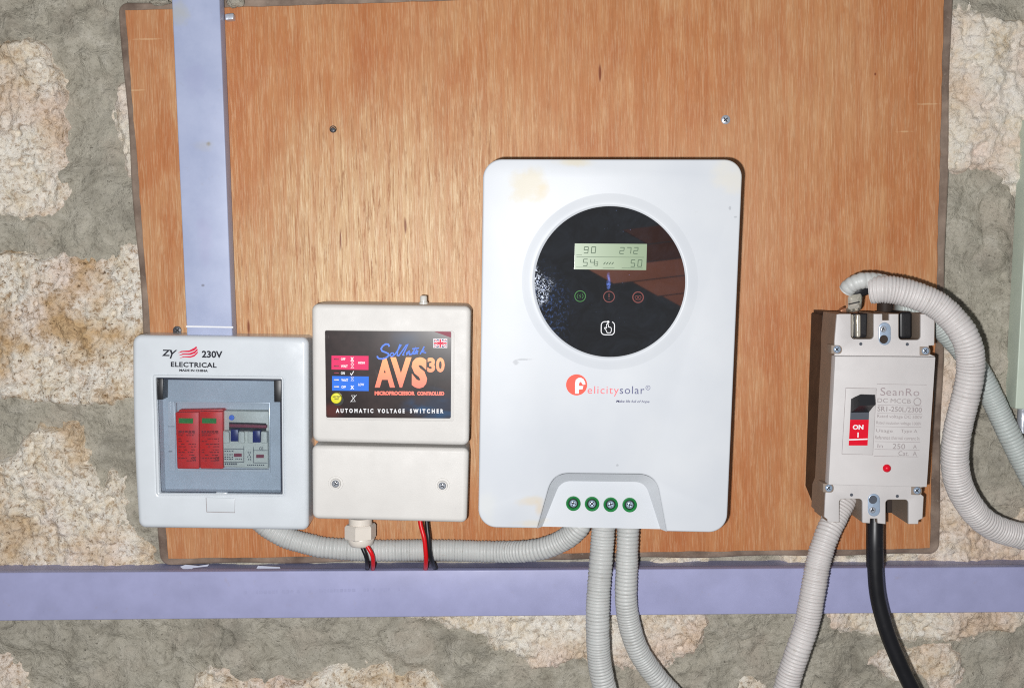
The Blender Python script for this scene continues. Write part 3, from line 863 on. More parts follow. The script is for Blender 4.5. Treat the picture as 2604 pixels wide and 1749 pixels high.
for xa, ya in ((770, 932), (928, 940)): solid('trip_flag', zr(xa, ya, xa + 54, ya + 23), .0408, .0400, M['kmar'], br)
lathe('test_button', z1(754, 676), .0342, [(7, 0), (6.5, .0012), (0, .0016)], M['kscript'], br)
# smoky hinged window
solid('window_gap', inset(win, -3), .0452, .0440, M['gap'], db, holes=[inset(win, 5)])
pane = solid('window_pane', inset(win, 2.5), .0465, .0450, M['pane'], db)
for a in ([z1(218, 400), z1(264, 400), z1(262, 548), z1(222, 548)], [z1(1054, 412), z1(1104, 412), z1(1104, 566), z1(1056, 566)]):
    solid('hinge', a, .0480, .0320, M['black'], db, b=1, n=2)
solid('latch', rrect([z1(572, 1244), z1(776, 1250), z1(774, 1350), z1(577, 1345)], 2, 2), DF + .0006, DF - .002, M['dbw'], db, b=1, n=2)
solid('latch_catch', [z1(640, 1212), z1(716, 1214), z1(716, 1240), z1(640, 1238)], .0495, .0450, M['dbw'], db, b=1, n=2)
flat('latch_seam', [[z1(569, 1244), z1(573, 1244), z1(578, 1348), z1(574, 1348)], [z1(574, 1345), z1(776, 1350), z1(776, 1354), z1(574, 1349)], [z1(774, 1250), z1(778, 1250), z1(776, 1352), z1(772, 1352)]], DF + .0002, M['kgrey'], db)
z5 = Z(380, 860, 6.1447)
lettering('lettering', [('Z', *z5(198, 178), *z5(322, 278), .03, .1), ('Y', *z5(290, 182), *z5(412, 318), .025, .35),
                        ('230V', *z5(818, 196), *z5(1142, 306), .035), ('ELECTRICAL', *z5(334, 374), *z5(1050, 454), .035, 0, 1.1), ('MADE IN CHINA', *z5(466, 484), *z5(914, 522), .05)], DF + .0003, M['kblack'], db, .022, 0.0)
wv = [[(440, 232), (500, 198), (620, 190), (700, 150), (732, 124), (745, 150), (700, 192), (620, 217), (520, 215)],
      [(450, 272), (520, 238), (620, 236), (700, 206), (746, 162), (756, 186), (710, 236), (640, 260), (540, 256)],
      [(465, 316), (530, 282), (640, 280), (700, 256), (757, 200), (752, 236), (700, 286), (640, 302), (540, 296)]]
flat('flame_emblem', [[z5(*p) for p in w] for w in wv], DF + .0003, M['kred'], db)

# ------------------------------------------------------------------ automatic voltage switcher
z2 = Z(770, 730, 2.149)
AF = .074
av = empty('voltage_switcher', P(990, 1325, .04), 'cream two part voltage switcher box with dark printed faceplate', 'voltage switcher')
up = rrect([z2(48, 92), z2(919, 104), z2(908, 866), z2(54, 846)], 17, 6)
solid('upper_case', up, AF, WD, M['avs'], av, b=12, n=6)
lo = rrect([z2(49, 864), z2(908, 880), z2(896, 1288), z2(52, 1266)], 15, 6)
solid('lower_case', lo, AF - .003, WD, M['avs'], av, b=12, n=6)
fq = [z2(121, 237), z2(812, 243), z2(809, 717), z2(128, 712)]
solid('faceplate_surround', rrect([(fq[0][0] - 1, fq[0][1] - 2), (fq[1][0] + 8, fq[1][1] - 2), (fq[2][0] + 8, fq[2][1] + 8), (fq[3][0] - 1, fq[3][1] + 6)], 8, 4), AF + .0004, AF - .002, M['avs'], av, b=1, n=2)
fp = solid('faceplate', rrect(fq, 4, 4), AF + .0007, AF, M['face'], av)
z7 = Z(820, 830, 6.532)
d7 = AF + .0010
SL, LE = .012, -.004
def q7(x0, y0, x1, y1): return box4(*z7(x0, y0), *z7(x1, y1), SL, LE)
flat('pink_field', [q7(150, 486, 765, 718)], AF + .0009, M['kmag'], fp)
flat('blue_field', [q7(160, 826, 768, 1068)], AF + .0009, M['kblue'], fp)
lettering('model_lettering', [('A', *z7(870, 516), *z7(1205, 1014), .045), ('V', *z7(1125, 510), *z7(1480, 1014), .045), ('S', *z7(1480, 510), *z7(1740, 1026), .06),
                              ('3', *z7(1742, 516), *z7(1872, 762), .05), ('0', *z7(1886, 516), *z7(2030, 762), .04)], d7 + .0002, M['orange'], fp, .0, LE)
lettering('orange_lettering', [('MICROPROCESSOR', *z7(866, 1074), *z7(1536, 1142), .07), ('CONTROLLED', *z7(1572, 1078), *z7(2024, 1146), .07)], d7, M['orange'], fp, .003, 0)
lettering('white_lettering', [('AUTOMATIC', *z7(222, 1362), *z7(845, 1434), .05, 0, 1.7), ('VOLTAGE', *z7(915, 1366), *z7(1365, 1438), .05, 0, 1.7), ('SWITCHER', *z7(1452, 1368), *z7(2010, 1440), .05, 0, 1.7),
                              ('OFF', *z7(306, 522), *z7(380, 562), .04), ('WAIT', *z7(306, 638), *z7(420, 682), .04), ('HIGH', *z7(592, 582), *z7(704, 622), .04),
                              ('ON', *z7(306, 752), *z7(372, 798), .04), ('WAIT', *z7(312, 868), *z7(426, 912), .04), ('OFF', *z7(314, 982), *z7(388, 1026), .04), ('LOW', *z7(596, 942), *z7(692, 986), .04),
                              ('X', *z7(462, 510), *z7(524, 572), .07), ('X', *z7(464, 980), *z7(526, 1042), .07)], d7, M['kwhite'], fp, .004, 0)
wl = ribbon([z7(462, 775), z7(482, 806), z7(520, 742)], 2.2)
for cy in (600, 660, 870): wl += ribbon([z7(472, cy - 28), z7(520, cy - 28), z7(498, cy), z7(522, cy + 30), z7(472, cy + 30), z7(496, cy), z7(472, cy - 28)], 1.0)
wl += ribbon([z7(482, 1145), z7(540, 1145), z7(514, 1190), z7(545, 1245), z7(482, 1245), z7(510, 1190), z7(482, 1145)], 1.1) + ribbon([z7(566, 1135), z7(465, 1252)], 1.1)
flat('white_symbols', wl, d7 + .00005, M['kwhite'], fp)
leds = [q7(190, 532, 268, 552), q7(190, 648, 268, 668), q7(190, 762, 272, 782), q7(190, 876, 272, 896), q7(190, 990, 276, 1010)]
for i, p in enumerate(leds):
    solid('indicator_lamp', p, d7 + .0008, AF + .0007, M['gland'] if i in (3, 4) else M['kmar'], fp, b=.5, n=2)
scr = [[(1110, 335), (1095, 296), (1050, 292), (1000, 325), (974, 370), (990, 408), (1050, 430), (1095, 452), (1100, 482), (1060, 518), (1000, 538), (940, 534), (916, 512), (910, 490)],
       [(1175, 440), (1145, 440), (1120, 478), (1150, 500), (1192, 470), (1175, 440)], [(1190, 480), (1250, 400), (1304, 312), (1285, 305), (1250, 400), (1242, 480), (1268, 486), (1330, 400), (1392, 310), (1420, 300), (1370, 400), (1335, 470), (1360, 478)],
       [(1450, 402), (1400, 440), (1400, 468), (1450, 430), (1448, 468), (1480, 462), (1545, 345), (1505, 456), (1535, 456), (1585, 412), (1562, 396), (1538, 440), (1584, 450)], [(1490, 372), (1604, 358)], [(1692, 332), (1622, 460)], [(1694, 392), (1650, 424), (1722, 436)]]
flat('script_logo', sum([ribbon([z7(*p) for p in s], 4.2 if i == 0 else 3.2) for i, s in enumerate(scr)], []), d7 + .0004, M['kscript'], fp)
fx0, fy0, fx1, fy1 = 1846, 206, 2068, 350
fl_b = [q7(fx0, fy0, fx1, fy1)]
flat('flag_field', fl_b, d7, M['knavy'], fp)
cxm, cym = (fx0 + fx1) / 2, (fy0 + fy1) / 2 + 2
fw = ribbon([z7(fx0 + 10, fy0 + 8), z7(fx1 - 10, fy1 - 6)], 5) + ribbon([z7(fx0 + 10, fy1 - 8), z7(fx1 - 10, fy0 + 8)], 5) + ribbon([z7(cxm, fy0 + 4), z7(cxm, fy1 - 4)], 8) + ribbon([z7(fx0 + 6, cym), z7(fx1 - 6, cym)], 8)
fw += ribbon([z7(fx0, fy0), z7(fx1, fy0 + 2), z7(fx1, fy1 + 2), z7(fx0, fy1), z7(fx0, fy0)], 1.6)
flat('flag_white', fw, d7 + .00012, M['kwhite'], fp)
flat('flag_red', ribbon([z7(cxm, fy0 + 4), z7(cxm, fy1 - 4)], 4) + ribbon([z7(fx0 + 4, cym), z7(fx1 - 4, cym)], 4) + ribbon([z7(fx0 + 10, fy0 + 10), z7(fx1 - 10, fy1 - 8)], 1.6) + ribbon([z7(fx0 + 10, fy1 - 8), z7(fx1 - 10, fy0 + 10)], 1.6), d7 + .00024, M['kred'], fp)
flat('brown_corner', [[z7(1850, 82), z7(2136, 88), z7(2134, 186)]], AF + .00085, M['kmar'], fp)
lathe('button_shadow_ring', z7(262, 1220), AF + .0007, [(15, 0), (14.5, .0006), (0, .0006)], M['darkcav'], fp)
bt = lathe('test_button', z7(236, 1184), AF + .0007, [(14, 0), (13.8, .0030), (12.5, .0038), (0, .0040)], M['kyellow'], fp)
lettering('button_lettering', [('NO TEST', *z7(172, 1152), *z7(300, 1182), .03), ('WAIT', *z7(196, 1190), *z7(276, 1216), .03)], AF + .0049, M['kblack'], bt, 0, 0)
for c, a in ((z2(180, 1072), .5), (z2(763, 1083), .9)):
    lathe('screw_collar', c, AF - .003, [(19.5, 0), (19, .0005), (14, .0005), (12.5, .0022), (10, .0022)], M['avs'], av)
    screw('screw', c, AF - .0025, 9.5, M['steel'], av, ang=a, dome=.0022)

# nib on top
def vcyl(name, c, r, y0, y1, d, mat, parent, n=16, prof=None):
    pr = prof or [(0, r), (1, r)]
    a, b = P(c, y0, d), P(c, y1, d); pts = [a.lerp(b, t) for t, _ in pr]
    return build(name, tube_bm(pts, [x * SCL(d) for _, x in pr], n), mat, parent, 45)
vcyl('top_nib', 1077, 9, 752, 790, .050, M['clear'], av, 16, [(0, 7), (.06, 9), (.4, 9), (.42, 11), (1, 11)])
# cable gland: hexagonal nut and dome
gl = vcyl('cable_gland', 916.5, 30, 1316, 1336, .046, M['gland'], av, 24, [(0, 30), (1, 30)])
def hexnut(name, c, w, y0, y1, d, mat, parent):
    bm = bmesh.new(); s = SCL(d); rings = []
    for y, f in ((y0, .90), (y0 + 5, 1.0), (y1 - 3, 1.0), (y1, .93)):
        o = P(c, y, d); rings.append([bm.verts.new((o.x + w * s * f * math.sin(math.pi / 3 * k + .22), o.y + w * s * f * math.cos(math.pi / 3 * k + .22), o.z)) for k in range(6)])
    for r0, r1 in zip(rings, rings[1:]):
        for k in range(6): bm.faces.new((r0[k], r0[(k + 1) % 6], r1[(k + 1) % 6], r1[k]))
    bm.faces.new(rings[0]); bm.faces.new(rings[-1])
    return build(name, bm, mat, parent, 25)
hexnut('hexagonal_nut', 916.5, 41, 1332, 1369, .046, M['gland'], gl)
vcyl('dome_nut', 917.5, 34, 1366, 1389, .046, M['gland'], gl, 28, [(0, 35.5), (.12, 36), (.16, 34), (.3, 34), (.7, 31), (.92, 26), (1, 18)])

# wires from the switcher down into the trunking
def wire(label, path, r, mat, name):
    o = tube(name, path, r, mat, None, 12, .002)
    tag(o, label, 'wire', 'thin wires under the voltage switcher')
    return o
wire('red wire from the cable gland down into the trunking', [(925, 1372, .050), (935, 1390, .052), (947, 1412, .052), (949, 1436, .044), (948, 1452, .029), (947, 1490, .020)], 5.5, M['red'], 'red_wire')
wire('black wire from the cable gland down into the trunking', [(918, 1374, .048), (922, 1392, .050), (931, 1414, .050), (934, 1436, .042), (934, 1452, .027), (933, 1490, .020)], 5.5, M['black'], 'black_wire')
wire('red wire from the switcher bottom edge, right of the gland', [(1067, 1310, .048), (1070, 1335, .050), (1079, 1370, .052), (1083, 1410, .050), (1083, 1436, .042), (1082, 1452, .029), (1081, 1490, .020)], 6, M['red'], 'red_wire')
wire('black wire from the switcher bottom edge, right of the gland', [(1085, 1310, .048), (1086, 1335, .050), (1090, 1370, .052), (1094, 1410, .050), (1101, 1434, .042), (1110, 1450, .029), (1122, 1490, .020)], 6, M['black'], 'black_wire')

# ------------------------------------------------------------------ inverter
IF = .104
iv = empty('solar_inverter', P(1533, 1350, .06), 'large white solar inverter with round black display', 'inverter')
z16 = Z(1340, 1180, 6.145)
IQ = [(1229, 405), (1889, 406), (1848, 1354), (1216, 1340)]
full = rrect(IQ, [48, 46, 46, 46], 10)
tl, tr, brc, blc = full[0:11], full[11:22], full[22:33], full[33:44]
notch_o = [z16(2180, 1049)] + qbez(z16(2060, 400), z16(2000, 165), z16(1750, 155), 8) + qbez(z16(660, 145), z16(420, 140), z16(340, 380), 8) + [z16(165, 1000)]
notch_i = [z16(2085, 1012)] + qbez(z16(1900, 440), z16(1850, 282), z16(1690, 274), 8) + qbez(z16(690, 262), z16(530, 260), z16(466, 410), 8) + [z16(240, 972)]
outl = tl + tr + brc + notch_o + blc
solid('front_cover', outl, IF, .070, M['inv'], iv, b=4.5, n=4)
solid('rear_body', inset(rrect(IQ, 40, 6), 16), .072, WD, M['inv'], iv)
bm = bmesh.new()
a = [bm.verts.new(P(x, y, IF - .0012)) for x, y in notch_o]; b_ = [bm.verts.new(P(x, y, IF - .0085)) for x, y in notch_i]
for i in range(len(a) - 1): bm.faces.new((a[i], a[i + 1], b_[i + 1], b_[i]))
build('recess_wall', bm, M['inv'], iv, 40)
solid('terminal_cover', notch_i, IF - .0085, .074, M['inv'], iv)
# collar round the display and the display itself
dc = (1551, 716); DR = 191
ring_loft('display_collar', [(circle(dc, r, 96), d) for r, d in ((224, IF + .00005), (216, IF + .0004), (207, IF + .0009), (199, IF + .0012), (196.5, IF + .0012), (194.5, IF + .0009), (191, IF + .0004))], M['inv'], iv, 60)
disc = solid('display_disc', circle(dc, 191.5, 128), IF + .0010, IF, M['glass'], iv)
z8 = Z(1340, 500, 3.7333)
DD = IF + .0012
lcd = solid('screen', [z8(455, 445), z8(1140, 450), z8(1132, 698), z8(449, 690)], DD + .0002, DD - .0002, M['lcd'], disc)
SEG = {'0': 'abcdef', '2': 'abged', '3': 'abgcd', '4': 'fgbc', '5': 'afgcd', '7': 'abc', '9': 'abcdfg'}
def seven(s, x, y, w, h, gap, t):
    out = []
    for ch in s:
        sk = lambda u, v: z8(x + u * w + (1 - v) * h * .10, y + v * h)
        E = {'a': ((0, 0), (1, 0)), 'b': ((1, 0), (1, .5)), 'c': ((1, .5), (1, 1)), 'd': ((0, 1), (1, 1)), 'e': ((0, .5), (0, 1)), 'f': ((0, 0), (0, .5)), 'g': ((0, .5), (1, .5))}
        for g in SEG[ch]: out += ribbon([sk(*E[g][0]), sk(*E[g][1])], t)
        x += w + gap
    return out
sg = seven('90', 540, 478, 38, 58, 32, 1.9) + seven('272', 880, 484, 38, 58, 28, 1.9) + seven('54', 532, 594, 38, 62, 30, 1.9) + seven('3', 648, 618, 22, 38, 0, 1.3) + seven('50', 985, 602, 36, 62, 30, 1.9)
flat('segment_digits', sg, DD + .0004, M['klcd'], lcd)
bars = [[z8(x, 645), z8(x + 18, 622), z8(x + 28, 622), z8(x + 10, 645)] for x in (722, 748, 774, 800)]
flat('battery_bars', bars + ribbon([z8(470, 572), z8(1112, 577)], 1.0) + ribbon([z8(470, 552), z8(522, 552)], .8) + ribbon([z8(468, 670), z8(620, 672)], .8) + ribbon([z8(720, 675), z8(830, 676)], .8) + ribbon([z8(900, 678), z8(1100, 680)], .8), DD + .00045, M['klcd'], lcd)
def annulus(c, r0, r1, n=40):
    A, B = circle(c, r0, n), circle(c, r1, n)
    return [[A[i], A[(i + 1) % n], B[(i + 1) % n], B[i]] for i in range(n)]
ic = [z8(505, 945), z8(779, 950), z8(1055, 955)]
flat('green_indicator', annulus(ic[0], 12.5, 14.6) + ribbon([(ic[0][0] - 5, ic[0][1] - 6), (ic[0][0] - 8, ic[0][1]), (ic[0][0] - 5, ic[0][1] + 6)], 1.2) + ribbon([(ic[0][0] + 5, ic[0][1] - 6), (ic[0][0] + 8, ic[0][1]), (ic[0][0] + 5, ic[0][1] + 6)], 1.2)
     + ribbon([(ic[0][0] + 1, ic[0][1] - 5), (ic[0][0] - 2, ic[0][1]), (ic[0][0] + 2, ic[0][1]), (ic[0][0] - 1, ic[0][1] + 5)], 1.1), DD, M['kgreen'], disc)
flat('red_indicator', annulus(ic[1], 12.5, 14.8) + ribbon([(ic[1][0], ic[1][1] - 8), (ic[1][0], ic[1][1] + 2)], 2.2) + ribbon([(ic[1][0], ic[1][1] + 5), (ic[1][0], ic[1][1] + 7)], 2.2), DD, M['kdred'], disc)
flat('red_indicator', annulus(ic[2], 12.0, 14.8) + annulus((ic[2][0] - 4, ic[2][1]), 3, 4.4, 14) + annulus((ic[2][0] + 4, ic[2][1]), 3, 4.4, 14) + ribbon([(ic[2][0] - 7, ic[2][1] + 6), (ic[2][0] + 7, ic[2][1] + 6)], 1.2), DD, M['kdred'], disc)
tq = rrect([z8(706, 1186), z8(832, 1188), z8(830, 1312), z8(704, 1310)], 9, 5)
hand = [(748, 1262), (736, 1250), (742, 1240), (756, 1248), (756, 1212), (764, 1206), (772, 1212), (774, 1236), (796, 1242), (802, 1252), (800, 1278), (792, 1292), (762, 1292), (748, 1262)]
tpts = dense(tq + [tq[0]], 4)
gapc = z8(770, 1187)
tsegs = [s for s in [ribbon([p, q], 2.3) for p, q in zip(tpts, tpts[1:])] if abs(s[0][0][0] - gapc[0]) > 8 or s[0][0][1] > gapc[1] + 8]
flat('touch_symbol', sum(tsegs, []) + ribbon([z8(*p) for p in hand], 1.8) + [circle(z8(771, 1189), 3.2, 12)], DD + .0001, M['kwhite'], disc)
# logo
z12 = Z(1400, 930, 7.783)
flat('round_emblem', [circle(z12(516, 376), 26.8, 48)], IF + .0002, M['korange'], iv)
fo = [(485, 550), (485, 340), (500, 275), (545, 240), (600, 232), (650, 258), (684, 318), (692, 368), (640, 376), (612, 332), (590, 316), (566, 345), (562, 396), (650, 398), (634, 464), (562, 468), (560, 550)]
bm = bmesh.new()
vs = [bm.verts.new(P(*z12(*p), IF + .0004)) for p in fo]; tri_fill(bm, [vs]); build('emblem_letter', bm, M['kwhite'], iv)
lettering('red_lettering', [('elicity', *z12(732, 402), *z12(1350, 602), -.004, 0, 1.12)], IF + .0003, M['kpinkred'], iv, .006, -.02)
lettering('grey_lettering', [('solar', *z12(1370, 402), *z12(1858, 556), .0, 0, 1.1), ('R', *z12(1910, 412), *z12(1942, 452), 0.0)], IF + .0003, M['kslate'], iv, .006, -.02)
flat('registered_ring', annulus(z12(1928, 434), 4.8, 6.0, 24), IF + .0003, M['kslate'], iv)
lettering('tagline', [('Make life full of hope', *z12(1302, 678), *z12(1958, 742), .01, .25)], IF + .0003, M['knavy'], iv, .01, -.02)
z4b = Z(1200, 900, 2.8)
for i, c in enumerate(((722, 1062), (855, 1065), (988, 1070), (1123, 1072))):
    c = z4b(*c); d = IF - .0085
    t = lathe('terminal', c, d, [(19, .0001), (18.6, .0016), (16.4, .0020), (13.6, .0012), (12, .0004), (0, .0004)], M['term'], iv, 32)
    lathe('terminal_cavity', c, d + .0004, [(12.6, 0.0001), (12, .0003), (0, .0003)], M['darkcav'], t)
    s = lathe('terminal_screw', c, d + .0006, [(9.8, 0), (9.8, .0009), (7.2, .0017), (3.5, .0020), (0, .0014)], M['zincblue'], t)
    a0 = .3 + i * .5; cc = Vector(c)
    for a in (a0, a0 + math.pi / 2):
        p = Vector((math.cos(a), math.sin(a))) * 7; q = Vector((-math.sin(a), math.cos(a))) * 1.2
        flat('screw_slot', [[tuple(cc - p - q), tuple(cc + p - q), tuple(cc + p + q), tuple(cc - p + q)]], d + .0028 + (.0001 if a == a0 else 0), M['darkcav'], s)

# ------------------------------------------------------------------ moulded case circuit breaker
z3 = Z(2040, 680, 5.8375); z4 = Z(2040, 900, 3.5636)
MF = .090
mc = empty('circuit_breaker', P(2230, 1320, .05), 'grey moulded case circuit breaker with black toggle and red ON mark', 'circuit breaker')
# dark base, its lower end sloping back
bf = [(2092, 800), (2352, 800), (2330, 1306), (2074, 1300)]
bk = [(bf[0][0], bf[0][1]), (bf[1][0], bf[1][1]), (2333, 1262), (2076, 1256)]
bm = bmesh.new()
A = [bm.verts.new(P(x, y, .050)) for x, y in bf]
B = [bm.verts.new((P(x, y, .050).x, -WD, P(x, y, .050).z)) for x, y in bk]
bm.faces.new(A); bm.faces.new(B)
for i in range(4): bm.faces.new((A[i], A[(i + 1) % 4], B[(i + 1) % 4], B[i]))
bmesh.ops.bevel(bm, geom=list(bm.edges), offset=.0006, segments=2, affect='EDGES')
build('base', bm, M['mccbdark'], mc, 35)
solid('base_foot', [(2100, 793), (2120, 793), (2120, 803), (2100, 803)], .052, WD, M['mccbdark'], mc, b=1, n=2)
# grey body with terminal slots open to top and bottom
def slot_dn(x0, x1, yt, yb, r):      # a notch coming down from the top edge, left to right
    return [(x0, yt)] + [(x0 + r - r * math.cos(a), yb - r + r * math.sin(a)) for a in (0, .4, .8, 1.2, 1.5708)] + [(x1 - r + r * math.sin(a), yb - r + r * math.cos(a)) for a in (0, .4, .8, 1.2, 1.5708)] + [(x1, yt)]
def slot_up(x1, x0, yb, yt, r):      # a notch going up from the bottom edge, right to left
    return [(x1, yb)] + [(x1 - r + r * math.cos(a), yt + r - r * math.sin(a)) for a in (0, .4, .8, 1.2, 1.5708)] + [(x0 + r - r * math.sin(a), yt + r - r * math.cos(a)) for a in (0, .4, .8, 1.2, 1.5708)] + [(x0, yb)]
body = [(2128, 799), (2134, 798)] + slot_dn(2164, 2222, 798, 862, 9) + [(2244, 798), (2244, 814), (2261, 814), (2261, 798)] + slot_dn(2285, 2341, 798, 864, 9) + [(2368, 799), (2377, 812), (2376, 878), (2362, 879), (2362, 899), (2378, 906), (2357, 1236), (2338, 1240), (2340, 1254), (2349, 1262), (2346, 1318), (2336, 1322), (2335, 1332)] \
    + slot_up(2310, 2252, 1332, 1270, 9) + [(2250, 1332), (2232, 1330), (2231, 1318), (2213, 1318), (2212, 1330), (2196, 1329)] + slot_up(2193, 2134, 1328, 1268, 9) + [(2104, 1326), (2104, 1320), (2096, 1314), (2099, 1254), (2106, 1236), (2122, 905), (2122, 868)]
solid('body', body, MF, .0505, M['mccbmid'], mc)
plate = inset(body, .4)
solid('terminal_plate', plate, MF + .0012, MF - .001, M['mccb'], mc, b=1.2, n=2)
for c in (z3(870, 1135), z3(1560, 1140), z4(447, 1275), z4(862, 1287)):
    lathe('pin_hole', c, MF + .0013, [(4.2, 0), (4, .0002), (0, .0001)], M['kgrey2'], mc)
def obround(c, w, h, n=10):
    r = w / 2; return [(c[0] + r * math.cos(a), c[1] - (h / 2 - r) + r * math.sin(a)) for a in [math.pi + math.pi * i / n for i in range(n + 1)]] + [(c[0] + r * math.cos(a), c[1] + (h / 2 - r) + r * math.sin(a)) for a in [math.pi * i / n for i in range(n + 1)]]
for c, up_ in ((z3(1228, 985), True), (z4(652, 1368), False)):
    slot = solid('screw_slot', obround(c, 31, 58), MF + .0020, MF, M['zincblue'], mc, b=2.5, n=3)
    dk = (c[0] - 3, c[1] + (14 if up_ else -14)); sc_ = (c[0] - 5, c[1] + (-12 if up_ else 12))
    lathe('slot_hole', dk, MF + .0021, [(11, 0), (10.6, .0002), (0, .0001)], M['kgrey2'] if not up_ else M['mccbdark'], slot)
    screw('slot_screw', sc_, MF + .0021, 8.5, M['steel'], slot, ang=.3, dome=.0014)
for c in (z3(515, 1215), z3(1828, 1238), z4(240, 1212), z4(1040, 1235)):
    solid('screw_boss', rrect([(c[0] - 14, c[1] - 11), (c[0] + 13, c[1] - 10), (c[0] + 13, c[1] + 12), (c[0] - 14, c[1] + 11)], [1, 9, 9, 1], 4), MF + .0018, MF - .012, M['mccbmid'], mc, b=1, n=2)
    screw('corner_screw', c, MF + .0018, 9.5, M['zincblue'], mc, ang=.8, dome=.0016)
CF = .100
cov = solid('cover', rrect([(2124, 905.5), (2379, 908), (2357, 1238), (2107, 1232)], 2, 2), CF, MF, M['mccb'], mc, b=1.5, n=2)
tw = [(2151, 986), (2228.6, 987.5), (2219.6, 1156), (2141, 1154)]
solid('switch_frame', rrect(tw, 2, 2), CF + .0006, CF - .001, M['mccb'], cov, b=1, n=2)
flat('switch_outline', ribbon([tw[0], tw[1]], 1.2) + ribbon([tw[3], tw[0]], 1.2) + ribbon([tw[1], tw[2]], .9) + ribbon([tw[2], tw[3]], .9), CF + .0007, M['kgrey'], cov)
sw = flat('switch_recess', [[z4(442, 404), z4(612, 404), z4(603, 598), z4(434, 598)]], CF + .0008, M['kgrey2'], cov)
sr = flat('switch_plate', [[z4(434, 595), z4(604, 595), z4(592, 828), z4(421, 828)]], CF + .0010, M['swred'], cov)
lettering('switch_lettering', [('ON', *z4(458, 640), *z4(555, 684), .04), ('I', *z4(500, 710), *z4(512, 756), .04)], CF + .0013, M['kwhite'], sr, 0, -.05)
flat('white_line', [[z4(424, 770), z4(593, 764), z4(592, 776), z4(423, 782)]], CF + .0012, M['kwhite'], sr)
ring_loft('toggle', [([z4(442, 408), z4(608, 404), z4(604, 528), z4(438, 530)], CF + .0008), ([z4(470, 392), z4(640, 378), z4(640, 480), z4(470, 510)], CF + .008), ([z4(524, 368), z4(655, 372), z4(661, 462), z4(520, 470)], CF + .016)], M['kdark'], cov, 20, False, True)
lettering('maker_lettering', [('S', *z4(708, 304), *z4(755, 376), -.005), ('eanRo', *z4(762, 312), *z4(1062, 378), -.005, 0, 1.08)], CF + .0003, M['kmauve'], cov, .02, -.05)
lettering('rating_lettering', [('DC MCCB', *z4(682, 404), *z4(985, 444), .0), ('SR1-250L/2300', *z4(682, 478), *z4(1085, 524), .01), ('Rated voltage DC 500V', *z4(680, 552), *z4(1088, 590), .0), ('Rated insulation voltage 1000V', *z4(672, 612), *z4(1078, 648), .0),
                               ('Usage', *z4(668, 680), *z4(820, 716), .0), ('Type A', *z4(894, 684), *z4(1044, 720), .0), ('Reference thermal current In', *z4(660, 742), *z4(1062, 776), .0), ('In', *z4(682, 814), *z4(730, 848), .0), ('250', *z4(820, 812), *z4(932, 860), .0), ('A', *z4(1004, 822), *z4(1040, 858), 0.), ('Cat.  A', *z4(872, 880), *z4(1040, 922), .0)], CF + .0003, M['kgrey'], cov, .03, -.05)
rl = [ribbon([z4(x0, y), z4(x1, y + 7)], .9) for x0, x1, y in ((676, 1130, 272), (684, 1088, 462), (680, 1088, 536), (668, 1078, 656), (658, 1070, 792), (656, 1062, 862), (648, 1052, 924))]
flat('label_rules', sum(rl, []) + annulus(z4(1044, 432), 8, 10, 20), CF + .0003, M['kgrey'], cov)
lathe('trip_button', (2255, 1190), CF, [(10.5, 0), (10, .0012), (6, .0026), (0, .0032)], M['swred'], cov)

# ------------------------------------------------------------------ cables and conduits
def cond(label, path, r, mat, **kw):
    o = conduit('flexible_conduit', path, r, mat, **kw)
    return tag(o, label, 'conduit', 'corrugated flexible conduits')
cond('grey corrugated conduit sagging from the fuse box across to the inverter bottom', [(640, 1300, .027), (668, 1330, .027), (700, 1352, .027), (739, 1370, .027), (790, 1384, .027), (831, 1392, .027), (947, 1399, .027), (1101, 1398, .027), (1255, 1402, .030), (1332, 1401, .040), (1390, 1391, .046), (1440, 1368, .052), (1473, 1338, .056), (1488, 1300, .056)], 28.5, M['cond'], seed=2)
cond('grey corrugated conduit hanging straight down from the inverter middle', [(1536, 1300, .062), (1534, 1344, .062), (1527, 1439, .064), (1521, 1522, .066), (1520, 1609, .066), (1525, 1687, .064), (1540, 1760, .060), (1560, 1840, .056)], 31, M['cond'], seed=3)
cond('grey corrugated conduit curving down right from the inverter, beside the straight one', [(1598, 1300, .060), (1597, 1346, .060), (1594, 1439, .060), (1592, 1522, .058), (1601, 1589, .054), (1622, 1651, .050), (1658, 1707, .046), (1704, 1760, .042), (1770, 1820, .038)], 29, M['cond'], seed=4)
cond('warm grey conduit leaving the circuit breaker bottom left terminal downward', [(2150, 1262, .066), (2135, 1292, .070), (2117, 1328, .074), (2101, 1364, .078), (2082, 1424, .082), (2066, 1510, .084), (2052, 1585, .084), (2030, 1651, .084), (2009, 1713, .082), (1994, 1770, .080), (1980, 1840, .078)], 32.5, M['cond2'], seed=5)
zc = Z(2000, 660, 2.119)
F_PTS = [(455, 165, .100), (520, 160, .104), (600, 168, .106), (700, 196, .108), (800, 240, .110), (880, 305, .112), (945, 385, .114), (982, 470, .114), (993, 560, .112), (985, 650, .110), (966, 740, .108), (943, 830, .106), (922, 920, .102), (910, 1010, .098), (908, 1100, .094), (925, 1200, .088), (972, 1300, .080), (1045, 1392, .072), (1140, 1452, .064), (1290, 1492, .058), (1450, 1510, .056)]
cond('large warm grey conduit looping from the circuit breaker top around its right side', [(*zc(x, y), d) for x, y, d in F_PTS], 36, M['cond2'], seed=6, dref=.104)
G_PTS = [(600, 262, .050), (690, 268, .048), (780, 310, .044), (860, 390, .040), (950, 490, .036), (1040, 610, .034), (1120, 770, .034), (1200, 940, .034), (1290, 1120, .034), (1400, 1320, .034)]
cond('cool grey conduit partly hidden behind the large looping one at right', [(*zc(x, y), d) for x, y, d in G_PTS], 30, M['cond3'], seed=7)
